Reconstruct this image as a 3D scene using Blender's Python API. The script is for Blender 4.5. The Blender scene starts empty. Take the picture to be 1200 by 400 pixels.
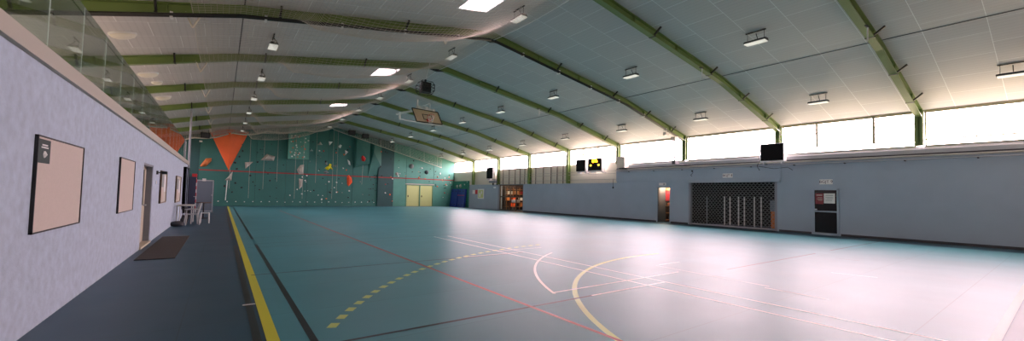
import bpy, bmesh, math, random
from mathutils import Vector, Matrix
random.seed(7)
sc = bpy.context.scene
COL = sc.collection
V = Vector

# ------------------------------------------------------------------ materials
def lin(c):
    return tuple(((x/255)/12.92 if x/255 <= .04045 else ((x/255+.055)/1.055)**2.4) for x in c)
MATS = {}
def mat(name, rgb, rough=.6, metal=0, spec=.5, emit=None, estr=0, noise=0, nscale=3, bump=0, bscale=60):
    if name in MATS: return MATS[name]
    m = bpy.data.materials.new(name); m.use_nodes = True
    nt = m.node_tree; b = nt.nodes['Principled BSDF']
    c = lin(rgb)
    b.inputs['Base Color'].default_value = (*c, 1)
    b.inputs['Roughness'].default_value = rough
    b.inputs['Metallic'].default_value = metal
    b.inputs['Specular IOR Level'].default_value = spec
    if emit:
        b.inputs['Emission Color'].default_value = (*lin(emit), 1)
        b.inputs['Emission Strength'].default_value = estr
    if noise or bump:
        tc = nt.nodes.new('ShaderNodeTexCoord')
        if noise:
            n = nt.nodes.new('ShaderNodeTexNoise'); n.inputs['Scale'].default_value = nscale
            n.inputs['Detail'].default_value = 5
            nt.links.new(tc.outputs['Object'], n.inputs['Vector'])
            mr = nt.nodes.new('ShaderNodeMapRange')
            mr.inputs['From Min'].default_value = .3; mr.inputs['From Max'].default_value = .7
            mr.inputs['To Min'].default_value = 1-noise; mr.inputs['To Max'].default_value = 1+noise
            nt.links.new(n.outputs['Fac'], mr.inputs['Value'])
            mx = nt.nodes.new('ShaderNodeVectorMath'); mx.operation = 'SCALE'
            mx.inputs[0].default_value = c
            nt.links.new(mr.outputs['Result'], mx.inputs['Scale'])
            nt.links.new(mx.outputs[0], b.inputs['Base Color'])
        if bump:
            n2 = nt.nodes.new('ShaderNodeTexNoise'); n2.inputs['Scale'].default_value = bscale
            n2.inputs['Detail'].default_value = 3
            nt.links.new(tc.outputs['Object'], n2.inputs['Vector'])
            bp = nt.nodes.new('ShaderNodeBump'); bp.inputs['Strength'].default_value = bump
            bp.inputs['Distance'].default_value = .02
            nt.links.new(n2.outputs['Fac'], bp.inputs['Height'])
            nt.links.new(bp.outputs['Normal'], b.inputs['Normal'])
    MATS[name] = m
    return m

def floor_mat(name, rgb, rough=.25):
    m = mat(name, rgb, rough, spec=.68)
    nt = m.node_tree; b = nt.nodes['Principled BSDF']; c = lin(rgb)
    tc = nt.nodes.new('ShaderNodeTexCoord')
    n = nt.nodes.new('ShaderNodeTexNoise'); n.inputs['Scale'].default_value = .5; n.inputs['Detail'].default_value = 6
    nt.links.new(tc.outputs['Object'], n.inputs['Vector'])
    mr = nt.nodes.new('ShaderNodeMapRange'); mr.inputs['From Min'].default_value = .3; mr.inputs['From Max'].default_value = .7
    mr.inputs['To Min'].default_value = .9; mr.inputs['To Max'].default_value = 1.08
    nt.links.new(n.outputs['Fac'], mr.inputs['Value'])
    # welded seams of the vinyl sheets, one every 1.5 m along the hall
    br = nt.nodes.new('ShaderNodeTexBrick')
    mp = nt.nodes.new('ShaderNodeMapping'); mp.inputs['Location'].default_value = (.3, .4, 0)
    nt.links.new(tc.outputs['Object'], mp.inputs['Vector']); nt.links.new(mp.outputs[0], br.inputs['Vector'])
    br.inputs['Scale'].default_value = 1; br.inputs['Brick Width'].default_value = 22; br.inputs['Row Height'].default_value = 1.5
    br.inputs['Mortar Size'].default_value = .006; br.offset = 0
    br.inputs['Color1'].default_value = (1, 1, 1, 1); br.inputs['Color2'].default_value = (.96, .96, .96, 1); br.inputs['Mortar'].default_value = (.72, .72, .72, 1)
    a = nt.nodes.new('ShaderNodeVectorMath'); a.operation = 'SCALE'; a.inputs[0].default_value = c
    nt.links.new(mr.outputs[0], a.inputs['Scale'])
    a2 = nt.nodes.new('ShaderNodeVectorMath'); a2.operation = 'MULTIPLY'
    nt.links.new(a.outputs[0], a2.inputs[0]); nt.links.new(br.outputs['Color'], a2.inputs[1])
    nt.links.new(a2.outputs[0], b.inputs['Base Color'])
    n3 = nt.nodes.new('ShaderNodeTexNoise'); n3.inputs['Scale'].default_value = 1.3; n3.inputs['Detail'].default_value = 4
    nt.links.new(tc.outputs['Object'], n3.inputs['Vector'])
    mr2 = nt.nodes.new('ShaderNodeMapRange'); mr2.inputs['To Min'].default_value = rough-.015; mr2.inputs['To Max'].default_value = rough+.015
    mr2.inputs['From Min'].default_value = .3; mr2.inputs['From Max'].default_value = .7
    nt.links.new(n3.outputs['Fac'], mr2.inputs['Value']); nt.links.new(mr2.outputs[0], b.inputs['Roughness'])
    return m

def ceiling_mat():
    m = mat('ceiling_panels', (190, 192, 190), .55)
    nt = m.node_tree; b = nt.nodes['Principled BSDF']
    tc = nt.nodes.new('ShaderNodeTexCoord')
    br = nt.nodes.new('ShaderNodeTexBrick'); nt.links.new(tc.outputs['Object'], br.inputs['Vector'])
    br.inputs['Scale'].default_value = 1; br.inputs['Brick Width'].default_value = 1.22; br.inputs['Row Height'].default_value = 1.22
    br.inputs['Mortar Size'].default_value = .009; br.inputs['Mortar Smooth'].default_value = .3
    br.inputs['Color1'].default_value = (*lin((202, 200, 197)), 1); br.inputs['Color2'].default_value = (*lin((196, 194, 192)), 1)
    br.inputs['Mortar'].default_value = (*lin((236, 238, 236)), 1)
    w = nt.nodes.new('ShaderNodeTexWave'); w.wave_type = 'BANDS'; w.bands_direction = 'X'; w.inputs['Scale'].default_value = 2.1
    w.inputs['Distortion'].default_value = 0
    nt.links.new(tc.outputs['Object'], w.inputs['Vector'])
    mr = nt.nodes.new('ShaderNodeMapRange'); mr.inputs['From Min'].default_value = 0; mr.inputs['From Max'].default_value = .25
    mr.inputs['To Min'].default_value = .93; mr.inputs['To Max'].default_value = 1
    nt.links.new(w.outputs['Fac'], mr.inputs['Value'])
    a = nt.nodes.new('ShaderNodeVectorMath'); a.operation = 'SCALE'
    nt.links.new(br.outputs['Color'], a.inputs[0]); nt.links.new(mr.outputs[0], a.inputs['Scale'])
    nt.links.new(a.outputs[0], b.inputs['Base Color'])
    return m

def glass_mat(name, tint=(.9, .95, .93), ior=1.5, rough=0.0):
    m = bpy.data.materials.new(name); m.use_nodes = True; nt = m.node_tree
    for n in list(nt.nodes):
        if n.type != 'OUTPUT_MATERIAL': nt.nodes.remove(n)
    out = [n for n in nt.nodes if n.type == 'OUTPUT_MATERIAL'][0]
    t = nt.nodes.new('ShaderNodeBsdfTransparent'); t.inputs[0].default_value = (*tint, 1)
    g = nt.nodes.new('ShaderNodeBsdfGlossy'); g.inputs['Roughness'].default_value = rough
    lw = nt.nodes.new('ShaderNodeLayerWeight'); lw.inputs['Blend'].default_value = .5
    pw = nt.nodes.new('ShaderNodeMath'); pw.operation = 'POWER'; pw.inputs[1].default_value = 5
    nt.links.new(lw.outputs['Facing'], pw.inputs[0])
    f = nt.nodes.new('ShaderNodeMapRange'); f0 = ((ior-1)/(ior+1))**2; f.inputs['To Min'].default_value = f0
    nt.links.new(pw.outputs[0], f.inputs['Value'])
    mx = nt.nodes.new('ShaderNodeMixShader')
    nt.links.new(f.outputs[0], mx.inputs[0]); nt.links.new(t.outputs[0], mx.inputs[1]); nt.links.new(g.outputs[0], mx.inputs[2])
    nt.links.new(mx.outputs[0], out.inputs['Surface'])
    MATS[name] = m
    return m
def net_mat():
    m = bpy.data.materials.new('net_cord'); m.use_nodes = True; nt = m.node_tree
    for n in list(nt.nodes):
        if n.type != 'OUTPUT_MATERIAL': nt.nodes.remove(n)
    out = [n for n in nt.nodes if n.type == 'OUTPUT_MATERIAL'][0]
    d = nt.nodes.new('ShaderNodeBsdfDiffuse'); d.inputs[0].default_value = (*lin((206, 203, 196)), 1)
    t = nt.nodes.new('ShaderNodeBsdfTranslucent'); t.inputs[0].default_value = (*lin((225, 215, 205)), 1)
    mx = nt.nodes.new('ShaderNodeMixShader'); mx.inputs[0].default_value = .5
    nt.links.new(d.outputs[0], mx.inputs[1]); nt.links.new(t.outputs[0], mx.inputs[2]); nt.links.new(mx.outputs[0], out.inputs['Surface'])
    return m

M = dict(
 margin=floor_mat('floor_margin_dark_blue', (32, 76, 98), .44),
 court=floor_mat('floor_court_turquoise', (76, 148, 158), .42),
 yellow=mat('line_yellow', (224, 218, 60), .35), white=mat('line_white', (236, 232, 226), .35), black=mat('line_black', (28, 34, 40), .35),
 red=mat('line_red', (176, 62, 58), .35),
 pale_line=mat('line_pale_yellow', (206, 220, 122), .35), cream_line=mat('line_cream', (158, 152, 130), .4),
 lwall=mat('plaster_lavender', (182, 195, 210), .85, noise=.10, nscale=9, bump=.5, bscale=26),
 coping=mat('coping_beige', (186, 180, 166), .7),
 rwall=mat('wall_blue_grey', (152, 168, 182), .6, noise=.04, nscale=1.2),
 sill=mat('sill_light_grey', (178, 182, 188), .6),
 clad=mat('cladding_cream', (208, 205, 190), .6),
 ceil=ceiling_mat(),
 green=mat('steel_lime_green', (112, 134, 72), .45, noise=.05, nscale=2),
 blk=mat('black_steel', (26, 27, 28), .5),
 drk=mat('dark_grey', (52, 54, 58), .6),
 frame=mat('window_frame_cream', (172, 164, 130), .5),
 wht=mat('white_paint', (226, 226, 224), .5), offw=mat('off_white', (205, 198, 184), .5),
 silver=mat('silver_metal', (190, 194, 200), .35, metal=.6),
 teal=mat('climbing_teal', (48, 110, 102), .6, noise=.10, nscale=.8),
 teal_l=mat('climbing_teal_light', (80, 146, 132), .6, noise=.08, nscale=1.2),
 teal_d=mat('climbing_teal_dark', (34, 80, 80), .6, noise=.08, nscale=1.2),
 tealfloorbox=mat('climbing_green_return', (40, 120, 100), .6),
 orange=mat('volume_orange', (232, 98, 34), .55, noise=.04, nscale=2),
 wood=mat('volume_wood', (205, 122, 66), .6), greyv=mat('volume_grey', (176, 176, 166), .7, noise=.08, nscale=4),
 whitev=mat('hold_white', (232, 236, 232), .6), yel=mat('hold_yellow', (226, 222, 40), .5), redh=mat('hold_red', (190, 34, 34), .5),
 orh=mat('hold_orange', (236, 92, 40), .5), blkh=mat('hold_black', (22, 26, 28), .6), grh=mat('hold_grey', (120, 128, 128), .6),
 redline=mat('red_tape', (150, 34, 36), .5),
 doory=mat('door_pale_green_yellow', (196, 208, 140), .5), doorf=mat('door_frame_green', (96, 150, 120), .5),
 matblue=mat('gym_mat_blue', (26, 52, 140), .45, noise=.06, nscale=3),
 board=mat('notice_board_cream', (206, 192, 180), .7, noise=.03, nscale=40),
 doormat=mat('doormat_brown', (74, 66, 60), .95, bump=.6, bscale=200),
 grey=mat('door_jamb_grey', (134, 138, 146), .5), beige=mat('door_panel_beige', (196, 186, 164), .6),
 plastic=mat('chair_plastic_white', (214, 212, 208), .45), plastic_g=mat('chair_plastic_grey', (176, 176, 174), .45),
 screen=mat('panel_slate_grey', (112, 126, 140), .6), bluegl=mat('case_blue_grey', (132, 142, 166), .3),
 redst=mat('red_stripe', (200, 40, 44), .5),
 lens=mat('lamp_lens', (236, 236, 230), .5, emit=(255, 252, 240), estr=.035),
 ovl=mat('lamp_cover', (226, 222, 208), .4),
 glass=glass_mat('railing_glass', (.80, .87, .84), 1.6), pane=glass_mat('window_glass', (.97, .97, .98), 1.2),
 dglass=mat('door_glass_dark', (10, 10, 13), .2, spec=.2),
 net=net_mat(),
 wood2=mat('shelf_wood', (150, 104, 66), .6), dred=mat('board_dark_red', (128, 32, 40), .5),
 paper=mat('paper_white', (226, 226, 222), .7), paper_t=mat('paper_grey', (150, 156, 156), .7), ink=mat('ink_dark', (60, 40, 44), .7),
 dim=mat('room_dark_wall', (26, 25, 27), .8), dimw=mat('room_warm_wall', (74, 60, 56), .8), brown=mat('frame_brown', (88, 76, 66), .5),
 led=mat('led_orange', (255, 140, 20), .5, emit=(255, 120, 10), estr=5),
 ledd=mat('scoreboard_face', (22, 14, 18), .6, spec=.15), ledy=mat('led_dim_yellow', (130, 120, 60), .5, emit=(200, 180, 60), estr=.5),
 tvs=mat('screen_black', (12, 10, 14), .6, spec=.15),
 signg=mat('sign_dark_green', (30, 52, 50), .6), rim=mat('rim_red', (210, 50, 40), .5), bwood=mat('backboard_ply', (214, 192, 160), .5),
 wire=mat('mesh_galvanised', (150, 154, 152), .5),
)

# ------------------------------------------------------------------ mesh builder
class MB:
    def __init__(s): s.v = []; s.f = []
    def add(s, vs, fs):
        n = len(s.v); s.v += [tuple(v) for v in vs]; s.f += [tuple(i+n for i in f) for f in fs]; return s
    def box(s, x0, x1, y0, y1, z0, z1):
        x0, x1 = sorted((x0, x1)); y0, y1 = sorted((y0, y1)); z0, z1 = sorted((z0, z1))
        return s.add([(x0,y0,z0),(x1,y0,z0),(x1,y1,z0),(x0,y1,z0),(x0,y0,z1),(x1,y0,z1),(x1,y1,z1),(x0,y1,z1)],
              [(0,3,2,1),(4,5,6,7),(0,1,5,4),(1,2,6,5),(2,3,7,6),(3,0,4,7)])
    def bar(s, p, q, w, h, up=(0,0,1)):
        p, q = V(p), V(q); d = (q-p).normalized(); up = V(up)
        if abs(d.dot(up)) > .98: up = V((1,0,0))
        r = d.cross(up).normalized()*w/2; u = r.cross(d).normalized()*h/2
        vs = [p-r-u, p+r-u, p+r+u, p-r+u, q-r-u, q+r-u, q+r+u, q-r+u]
        return s.add(vs, [(0,1,2,3),(7,6,5,4),(0,4,5,1),(1,5,6,2),(2,6,7,3),(3,7,4,0)])
    def tube(s, pts, r, n=8, closed=False):
        pts = [V(p) for p in pts]; m = len(pts); rings = []
        for i, p in enumerate(pts):
            if closed: d = pts[(i+1) % m]-pts[i-1]
            else: d = pts[min(i+1, m-1)]-pts[max(i-1, 0)]
            d.normalize(); up = V((0,0,1)) if abs(d.z) < .9 else V((1,0,0))
            a = d.cross(up).normalized(); b = a.cross(d)
            rr = r[i] if isinstance(r, (list, tuple)) else r
            rings.append([p+(a*math.cos(t)+b*math.sin(t))*rr for t in [2*math.pi*k/n for k in range(n)]])
        vs = [v for g in rings for v in g]; fs = []
        for i in range(m if closed else m-1):
            j = (i+1) % m
            for k in range(n): fs.append((i*n+k, i*n+(k+1) % n, j*n+(k+1) % n, j*n+k))
        if not closed: fs += [tuple(range(n))[::-1], tuple((m-1)*n+k for k in range(n))]
        return s.add(vs, fs)
    def prism(s, poly, axis, a, b):
        # poly in the two other axes (in x,y,z order), extruded along axis from a to b
        def P(u, v, t): return {'x': (t,u,v), 'y': (u,t,v), 'z': (u,v,t)}[axis]
        n = len(poly); vs = [P(u, v, a) for u, v in poly]+[P(u, v, b) for u, v in poly]
        return s.add(vs, [tuple(range(n)), tuple(range(2*n-1, n-1, -1))]+[(i, i+n, (i+1) % n+n, (i+1) % n) for i in range(n)])
    def lathe(s, prof, c=(0,0,0), n=16):
        vs = []; fs = []
        for r, z in prof:
            for k in range(n):
                t = 2*math.pi*k/n; vs.append((c[0]+r*math.cos(t), c[1]+r*math.sin(t), c[2]+z))
        for i in range(len(prof)-1):
            for k in range(n): fs.append((i*n+k, i*n+(k+1) % n, (i+1)*n+(k+1) % n, (i+1)*n+k))
        fs += [tuple(range(n))[::-1], tuple((len(prof)-1)*n+k for k in range(n))]
        return s.add(vs, fs)
    def build(s, name, m, parent=None, bevel=0, smooth=False, off=None):
        me = bpy.data.meshes.new(name); me.from_pydata(s.v, [], s.f)
        bm = bmesh.new(); bm.from_mesh(me); bmesh.ops.recalc_face_normals(bm, faces=bm.faces); bm.to_mesh(me); bm.free()
        me.materials.append(m)
        if smooth:
            for p in me.polygons: p.use_smooth = True
        o = bpy.data.objects.new(name, me); COL.objects.link(o)
        if bevel:
            md = o.modifiers.new('b', 'BEVEL'); md.width = bevel; md.segments = 2; md.limit_method = 'ANGLE'
        if parent is not None:
            o.parent = parent
            o.location = -V(parent.get('_w', (0,0,0))) if parent.get('_w') is not None else (0,0,0)
        return o
def struct(o): o['kind'] = 'structure'; return o
def tag(o, label, cat, group=None, kind=None):
    o['label'] = label; o['category'] = cat
    if group: o['group'] = group
    if kind: o['kind'] = kind
    return o
def thing(name, label, cat, loc, group=None, rz=0):
    o = bpy.data.objects.new(name, None); COL.objects.link(o); o.location = loc; o.rotation_euler = (0,0,rz)
    o.empty_display_size = .1
    return tag(o, label, cat, group)
def W(mb, name, m, parent, **k):      # part given in world coordinates under an unrotated thing
    o = mb.build(name, m, None, **k); o.parent = parent
    o.location = -parent.location if parent.parent is None else V((0,0,0))
    return o
def SUB(mb, name, m, part, **k):      # sub-part sharing the frame of its part
    o = mb.build(name, m, None, **k); o.parent = part; return o
def copy_tree(o, parent=None):
    c = o.copy(); COL.objects.link(c); c.parent = parent
    for ch in list(o.children): copy_tree(ch, c)
    return c
def text(body, size, m, parent, loc, rot, name='lettering', ext=.002):
    cu = bpy.data.curves.new(name, 'FONT'); cu.body = body; cu.size = size; cu.align_x = 'CENTER'; cu.align_y = 'CENTER'; cu.extrude = ext
    t = bpy.data.objects.new('tmp', cu); COL.objects.link(t)
    dg = bpy.context.evaluated_depsgraph_get(); me = bpy.data.meshes.new_from_object(t.evaluated_get(dg))
    bpy.data.objects.remove(t)
    me.materials.clear(); me.materials.append(m)
    o = bpy.data.objects.new(name, me); COL.objects.link(o); o.parent = parent; o.location = loc; o.rotation_euler = rot
    return o

# ------------------------------------------------------------------ dimensions (metres; camera at 0,0,1.5 looking down the hall = +Y)
XL, XR, YF, YN = -1.53, 21.95, 42.4, -1.6
XE = -5.35                   # outer wall behind the gallery
RX = 8.3
BAY = [-1.5, 3.4, 8.28, 13.16, 18.04, 22.92, 27.8, 32.68, 37.52, 42.4]
def zc(x):                   # ceiling height
    d = abs(x-RX); return 7.84-.166*d if d < 8 else 6.512-.245*(d-8)
def zb(x):                   # underside of the steel frames
    d = abs(x-RX); return 7.58-.164*d if d < 8.1 else 6.25-.26*(d-8.1)

# ------------------------------------------------------------------ floor and court markings
floor = struct(MB().box(XE-.3, XR+4.2, YN-.3, YF+.3, -.2, 0).build('floor', M['margin']))
SUB(MB().box(.45, 20.5, .5, 40.53, 0, .003), 'court_surface', M['court'], floor)
def ribbon(mb, pts, w, z=.004):
    n = len(pts)
    for i in range(n-1):
        p, q = V((*pts[i], 0)), V((*pts[i+1], 0)); d = (q-p).normalized(); r = V((-d.y, d.x, 0))*w/2
        mb.add([(p+r)+V((0,0,z)), (p-r)+V((0,0,z)), (q-r)+V((0,0,z)), (q+r)+V((0,0,z))], [(0,1,2,3)])
    return mb
def arc(cx, cy, r, a0, a1, n=48):
    return [(cx+r*math.cos(math.radians(a0+(a1-a0)*i/n)), cy+r*math.sin(math.radians(a0+(a1-a0)*i/n))) for i in range(n+1)]
mb = MB(); ribbon(mb, [(.48, .5), (.48, 41.7)], .11)
SUB(mb, 'yellow_sideline', M['yellow'], floor)
mb = MB(); ribbon(mb, arc(8.98, .53, 6.0, 180, 90), .08); ribbon(mb, [(8.98, 6.53), (9.6, 6.53)], .08)
SUB(mb, 'goal_area_line', M['pale_line'], floor)
mb = MB()
for cx, a0, a1 in ((8.98, 152, 96),):
    n = int(abs(a1-a0)*math.pi/180*9/.31)
    for i in range(n):
        a = a0+(a1-a0)*i/n; b = a0+(a1-a0)*(i+.52)/n
        ribbon(mb, arc(cx, .53, 9.0, a, b, 1), .10, .005)
SUB(mb, 'dashed_free_throw_line', M['pale_line'], floor)
mb = MB(); ribbon(mb, [(.48, .53), (20.4, .53)], .09, .005); SUB(mb, 'goal_line', M['cream_line'], floor)
mb = MB()
ribbon(mb, [(.813, -1.2), (.813, 12.95)], .07, .0045); ribbon(mb, [(.813, 14.3), (.813, 41.2)], .07, .0045)
ribbon(mb, [(.35, -1.2), (.35, 12.9)], .075, .0045); ribbon(mb, [(.33, 14.6), (.33, 41.0)], .05, .0045)
ribbon(mb, [(.813, 4.265), (5.5, 4.265)], .05, .0048); ribbon(mb, [(8.8, 4.33), (13.9, 4.33)], .045, .0048); ribbon(mb, [(15.17, 4.35), (21.0, 4.35)], .05, .0048)
ribbon(mb, [(.48, 8.35), (6.4, 8.35)], .05, .0048)
ribbon(mb, [(.6, 12.3), (8, 12.3)], .03, .0048); ribbon(mb, [(.6, 13.1), (8, 13.1)], .03, .0048); ribbon(mb, [(.9, 14.7), (8, 14.7)], .03, .0048)
ribbon(mb, [(13.29, 3.2), (13.29, 3.7)], .03, .0048)
ribbon(mb, [(6.19, 7.81), (6.81, 6.69)], .02, .0048)
SUB(mb, 'black_court_lines', M['black'], floor)
mb = MB(); ribbon(mb, [(3.43, .53), (3.43, 33.0)], .055, .0052); SUB(mb, 'red_court_line', M['red'], floor)
mb = MB()
ribbon(mb, [(6.49, .6), (6.49, 12.8)], .04, .0056); ribbon(mb, [(5.97, .6), (5.97, 12.8)], .04, .0056)
ribbon(mb, [(4.6, 4.265), (6.5, 4.265)], .04, .0058); ribbon(mb, [(4.2, 4.70), (7.6, 4.70)], .04, .0058)
ribbon(mb, [(4.7, 8.42), (6.3, 8.42)], .035, .0058); ribbon(mb, [(5.97, 8.9), (7.5, 8.9)], .035, .0058)
ribbon(mb, [(8.0, 5.42), (8.8, 5.42)], .035, .0058); ribbon(mb, [(7.6, 3.1), (7.6, 2.2)], .025, .0058)
ribbon(mb, [(10.5, 3.0), (10.7, 2.3)], .025, .0058); ribbon(mb, [(7.85, 5.4), (7.78, 3.1)], .02, .0058)
ribbon(mb, arc(10.48, 2.1, 6.79, 158, 120), .05, .006)
SUB(mb, 'white_court_lines', M['white'], floor)
tag(MB().box(.28, .42, 6.23, 6.28, .0046, .006).build('floor_tape', M['paper']), 'short strip of white tape stuck across the black line', 'tape')

# ------------------------------------------------------------------ left wall, gallery, outer walls
mb = MB()
T = .25
mb.box(XL-T, XL, YN, 12.97, 0, 2.72); mb.box(XL-T, XL, 14.6, 27.8, 0, 2.72); mb.box(XL-T, XL, 12.97, 14.6, 2.08, 2.72)
mb.box(XE, XL-T, 27.6, 27.8, 0, 2.72)
wl = struct(mb.build('wall_left', M['lwall']))
struct(MB().box(XE, XL+.05, YN, 27.85, 2.72, 2.89).build('trim_1', M['coping']))
struct(MB().box(XE-.2, XE, YN-.2, YF+.2, 0, 3.6).box(XE-.2, XE, YN-.2, YF+.2, zc(XE)-.06, zc(XE)).build('wall_left_outer', M['clad']))
far_poly = [(XE-.2, 0), (XR+.3, 0), (XR+.3, zc(XR)), (RX+8, zc(RX+8)), (RX, zc(RX)), (RX-8, zc(RX-8)), (XE-.2, zc(XE))]
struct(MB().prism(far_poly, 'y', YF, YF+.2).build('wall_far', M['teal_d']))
struct(MB().prism(far_poly, 'y', YN-.2, YN).build('wall_near', M['clad']))

# ------------------------------------------------------------------ ceiling with three rooflights
SK = [(9.95, 11.35), (19.35, 20.8), (28.8, 30.4)]
mb = MB()
def sheet(x0, x1, y0, y1):
    t = .12
    a, b = zc(x0), zc(x1)
    mb.add([(x0,y0,a),(x1,y0,b),(x1,y1,b),(x0,y1,a),(x0,y0,a+t),(x1,y0,b+t),(x1,y1,b+t),(x0,y1,a+t)],
           [(0,1,2,3),(4,5,6,7),(0,1,5,4),(1,2,6,5),(2,3,7,6),(3,0,4,7)])
y0, y1 = YN-.2, YF+.2
sheet(XE-.2, RX-8, y0, y1); sheet(RX-8, 5.87, y0, y1); sheet(6.97, RX, y0, y1); sheet(RX, RX+8, y0, y1); sheet(RX+8, XR+.3, y0, y1)
ys = [y0]+[v for s_ in SK for v in s_]+[y1]
for i in range(0, len(ys), 2): sheet(5.87, 6.97, ys[i], ys[i+1])
ceiling = struct(mb.build('ceiling', M['ceil']))
for i, (a, b) in enumerate(SK):
    mb = MB()
    for x in (5.87, 6.97): mb.box(x-.03, x+.03, a-.03, b+.03, zc(x)-.02, zc(x)+.38)
    for y in (a, b):
        mb.add([(5.87,y-.03,zc(5.87)-.02),(6.97,y-.03,zc(6.97)-.02),(6.97,y-.03,zc(6.97)+.38),(5.87,y-.03,zc(5.87)+.38),
                (5.87,y+.03,zc(5.87)-.02),(6.97,y+.03,zc(6.97)-.02),(6.97,y+.03,zc(6.97)+.38),(5.87,y+.03,zc(5.87)+.38)],
               [(0,1,2,3),(7,6,5,4),(0,4,5,1),(1,5,6,2),(2,6,7,3),(3,7,4,0)])
    fr = struct(mb.build('window_%d' % (10+i), M['wht']))
    g = MB().add([(5.87,a,zc(5.87)+.36),(6.97,a,zc(6.97)+.36),(6.97,b,zc(6.97)+.36),(5.87,b,zc(5.87)+.36)], [(0,1,2,3)])
    SUB(g, 'pane', M['pane'], fr)

# ------------------------------------------------------------------ right wall with its openings
mb = MB(); XO = XR+.28
SP = 18.2
def wr(y0, y1, z0, z1): mb.box(XR, XO, y0, y1, z0, z1)
wr(YN, 5.96, 0, 3.3); wr(5.96, 6.92, 2.08, 3.3); wr(6.92, 8.38, 0, 3.3); wr(8.38, 12.96, 2.45, 3.3); wr(12.96, 14.13, 0, 3.3)
wr(14.13, 15.05, 2.19, 3.3); wr(15.05, SP, 0, 3.3)
wr(SP, 28.75, 0, 2.47); wr(32.5, YF, 0, 2.47); wr(28.75, 32.5, 2.44, 2.47)
wall_r = struct(mb.build('wall_right', M['rwall']))
mb = MB(); mb.prism([(XR-.02, 3.3), (XR+.28, 3.3), (XR+.28, 3.73), (XR+.1, 3.73), (XR-.02, 3.60)], 'y', YN, SP)
struct(mb.build('trim_2', M['sill']))
struct(MB().box(XR-.07, XR, 8.2, SP, 2.55, 3.28).build('trim_3', M['rwall']))
struct(MB().box(XR+.18, XO, SP, YF, 2.47, 3.93).build('trim_4', M['clad']))
struct(MB().box(XR-.02, XR+.02, YN, 5.9, 0, .10).box(XR-.02, XR+.02, 6.98, 8.3, 0, .10).box(XR-.02, XR+.02, 13.0, 14.1, 0, .10).box(XR-.02, XR+.02, 15.1, 28.7, 0, .10).build('baseboard_right', M['drk']))
mb = MB()
zt = zc(XR)
mb.box(XR, XO, YN, YF, zt-.04, zt+.06)
struct(mb.build('trim_5', M['frame']))
# windows, one per bay
wspec = {0: [], 1: [4.78, 6.77], 2: [], 3: [], 4: [20.05, 21.5], 5: [], 6: [], 7: [34.3, 35.9], 8: []}
for i in range(9):
    a, b = BAY[i]+(.12 if i else .0), BAY[i+1]-.12
    lo = 3.73 if BAY[i] < 17 else 3.93
    mb = MB(); x0, x1 = XR+.08, XR+.14; hi = zt-.04
    mb.box(x0, x1, a, a+.05, lo, hi); mb.box(x0, x1, b-.05, b, lo, hi)
    mb.box(x0, x1, a, b, hi-.05, hi); mb.box(x0, x1, a, b, lo, lo+.04)
    if lo < 3.8: mb.box(x0-.02, x1, a, b, 3.96, 4.01)
    mb.box(x0, x1, a, b, 4.61, 4.65)
    for y in wspec[i]: mb.box(x0-.03, x1, y-.04, y+.04, 3.98 if lo < 3.8 else lo, hi)
    fr = struct(mb.build('window_%d' % (i+1), M['frame']))
    SUB(MB().add([(XR+.12,a,lo),(XR+.12,b,lo),(XR+.12,b,hi),(XR+.12,a,hi)], [(0,1,2,3)]), 'pane', M['pane'], fr)

for i in range(9):      # unseen windows added along the gallery side to bring in fill daylight
    a, b = BAY[i]+.12, BAY[i+1]-.12; lo, hi = 3.6, zc(XE)-.06
    mb = MB(); x0, x1 = XE-.14, XE-.08
    mb.box(x0, x1, a, a+.05, lo, hi).box(x0, x1, b-.05, b, lo, hi).box(x0, x1, a, b, hi-.05, hi).box(x0, x1, a, b, lo, lo+.04).box(x0+.02, x1, a, b, 4.3, 4.33)
    fr = struct(mb.build('window_%d' % (i+13), M['frame']))
    SUB(MB().add([(XE-.12,a,lo),(XE-.12,b,lo),(XE-.12,b,hi),(XE-.12,a,hi)], [(0,1,2,3)]), 'pane', M['pane'], fr)

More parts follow.
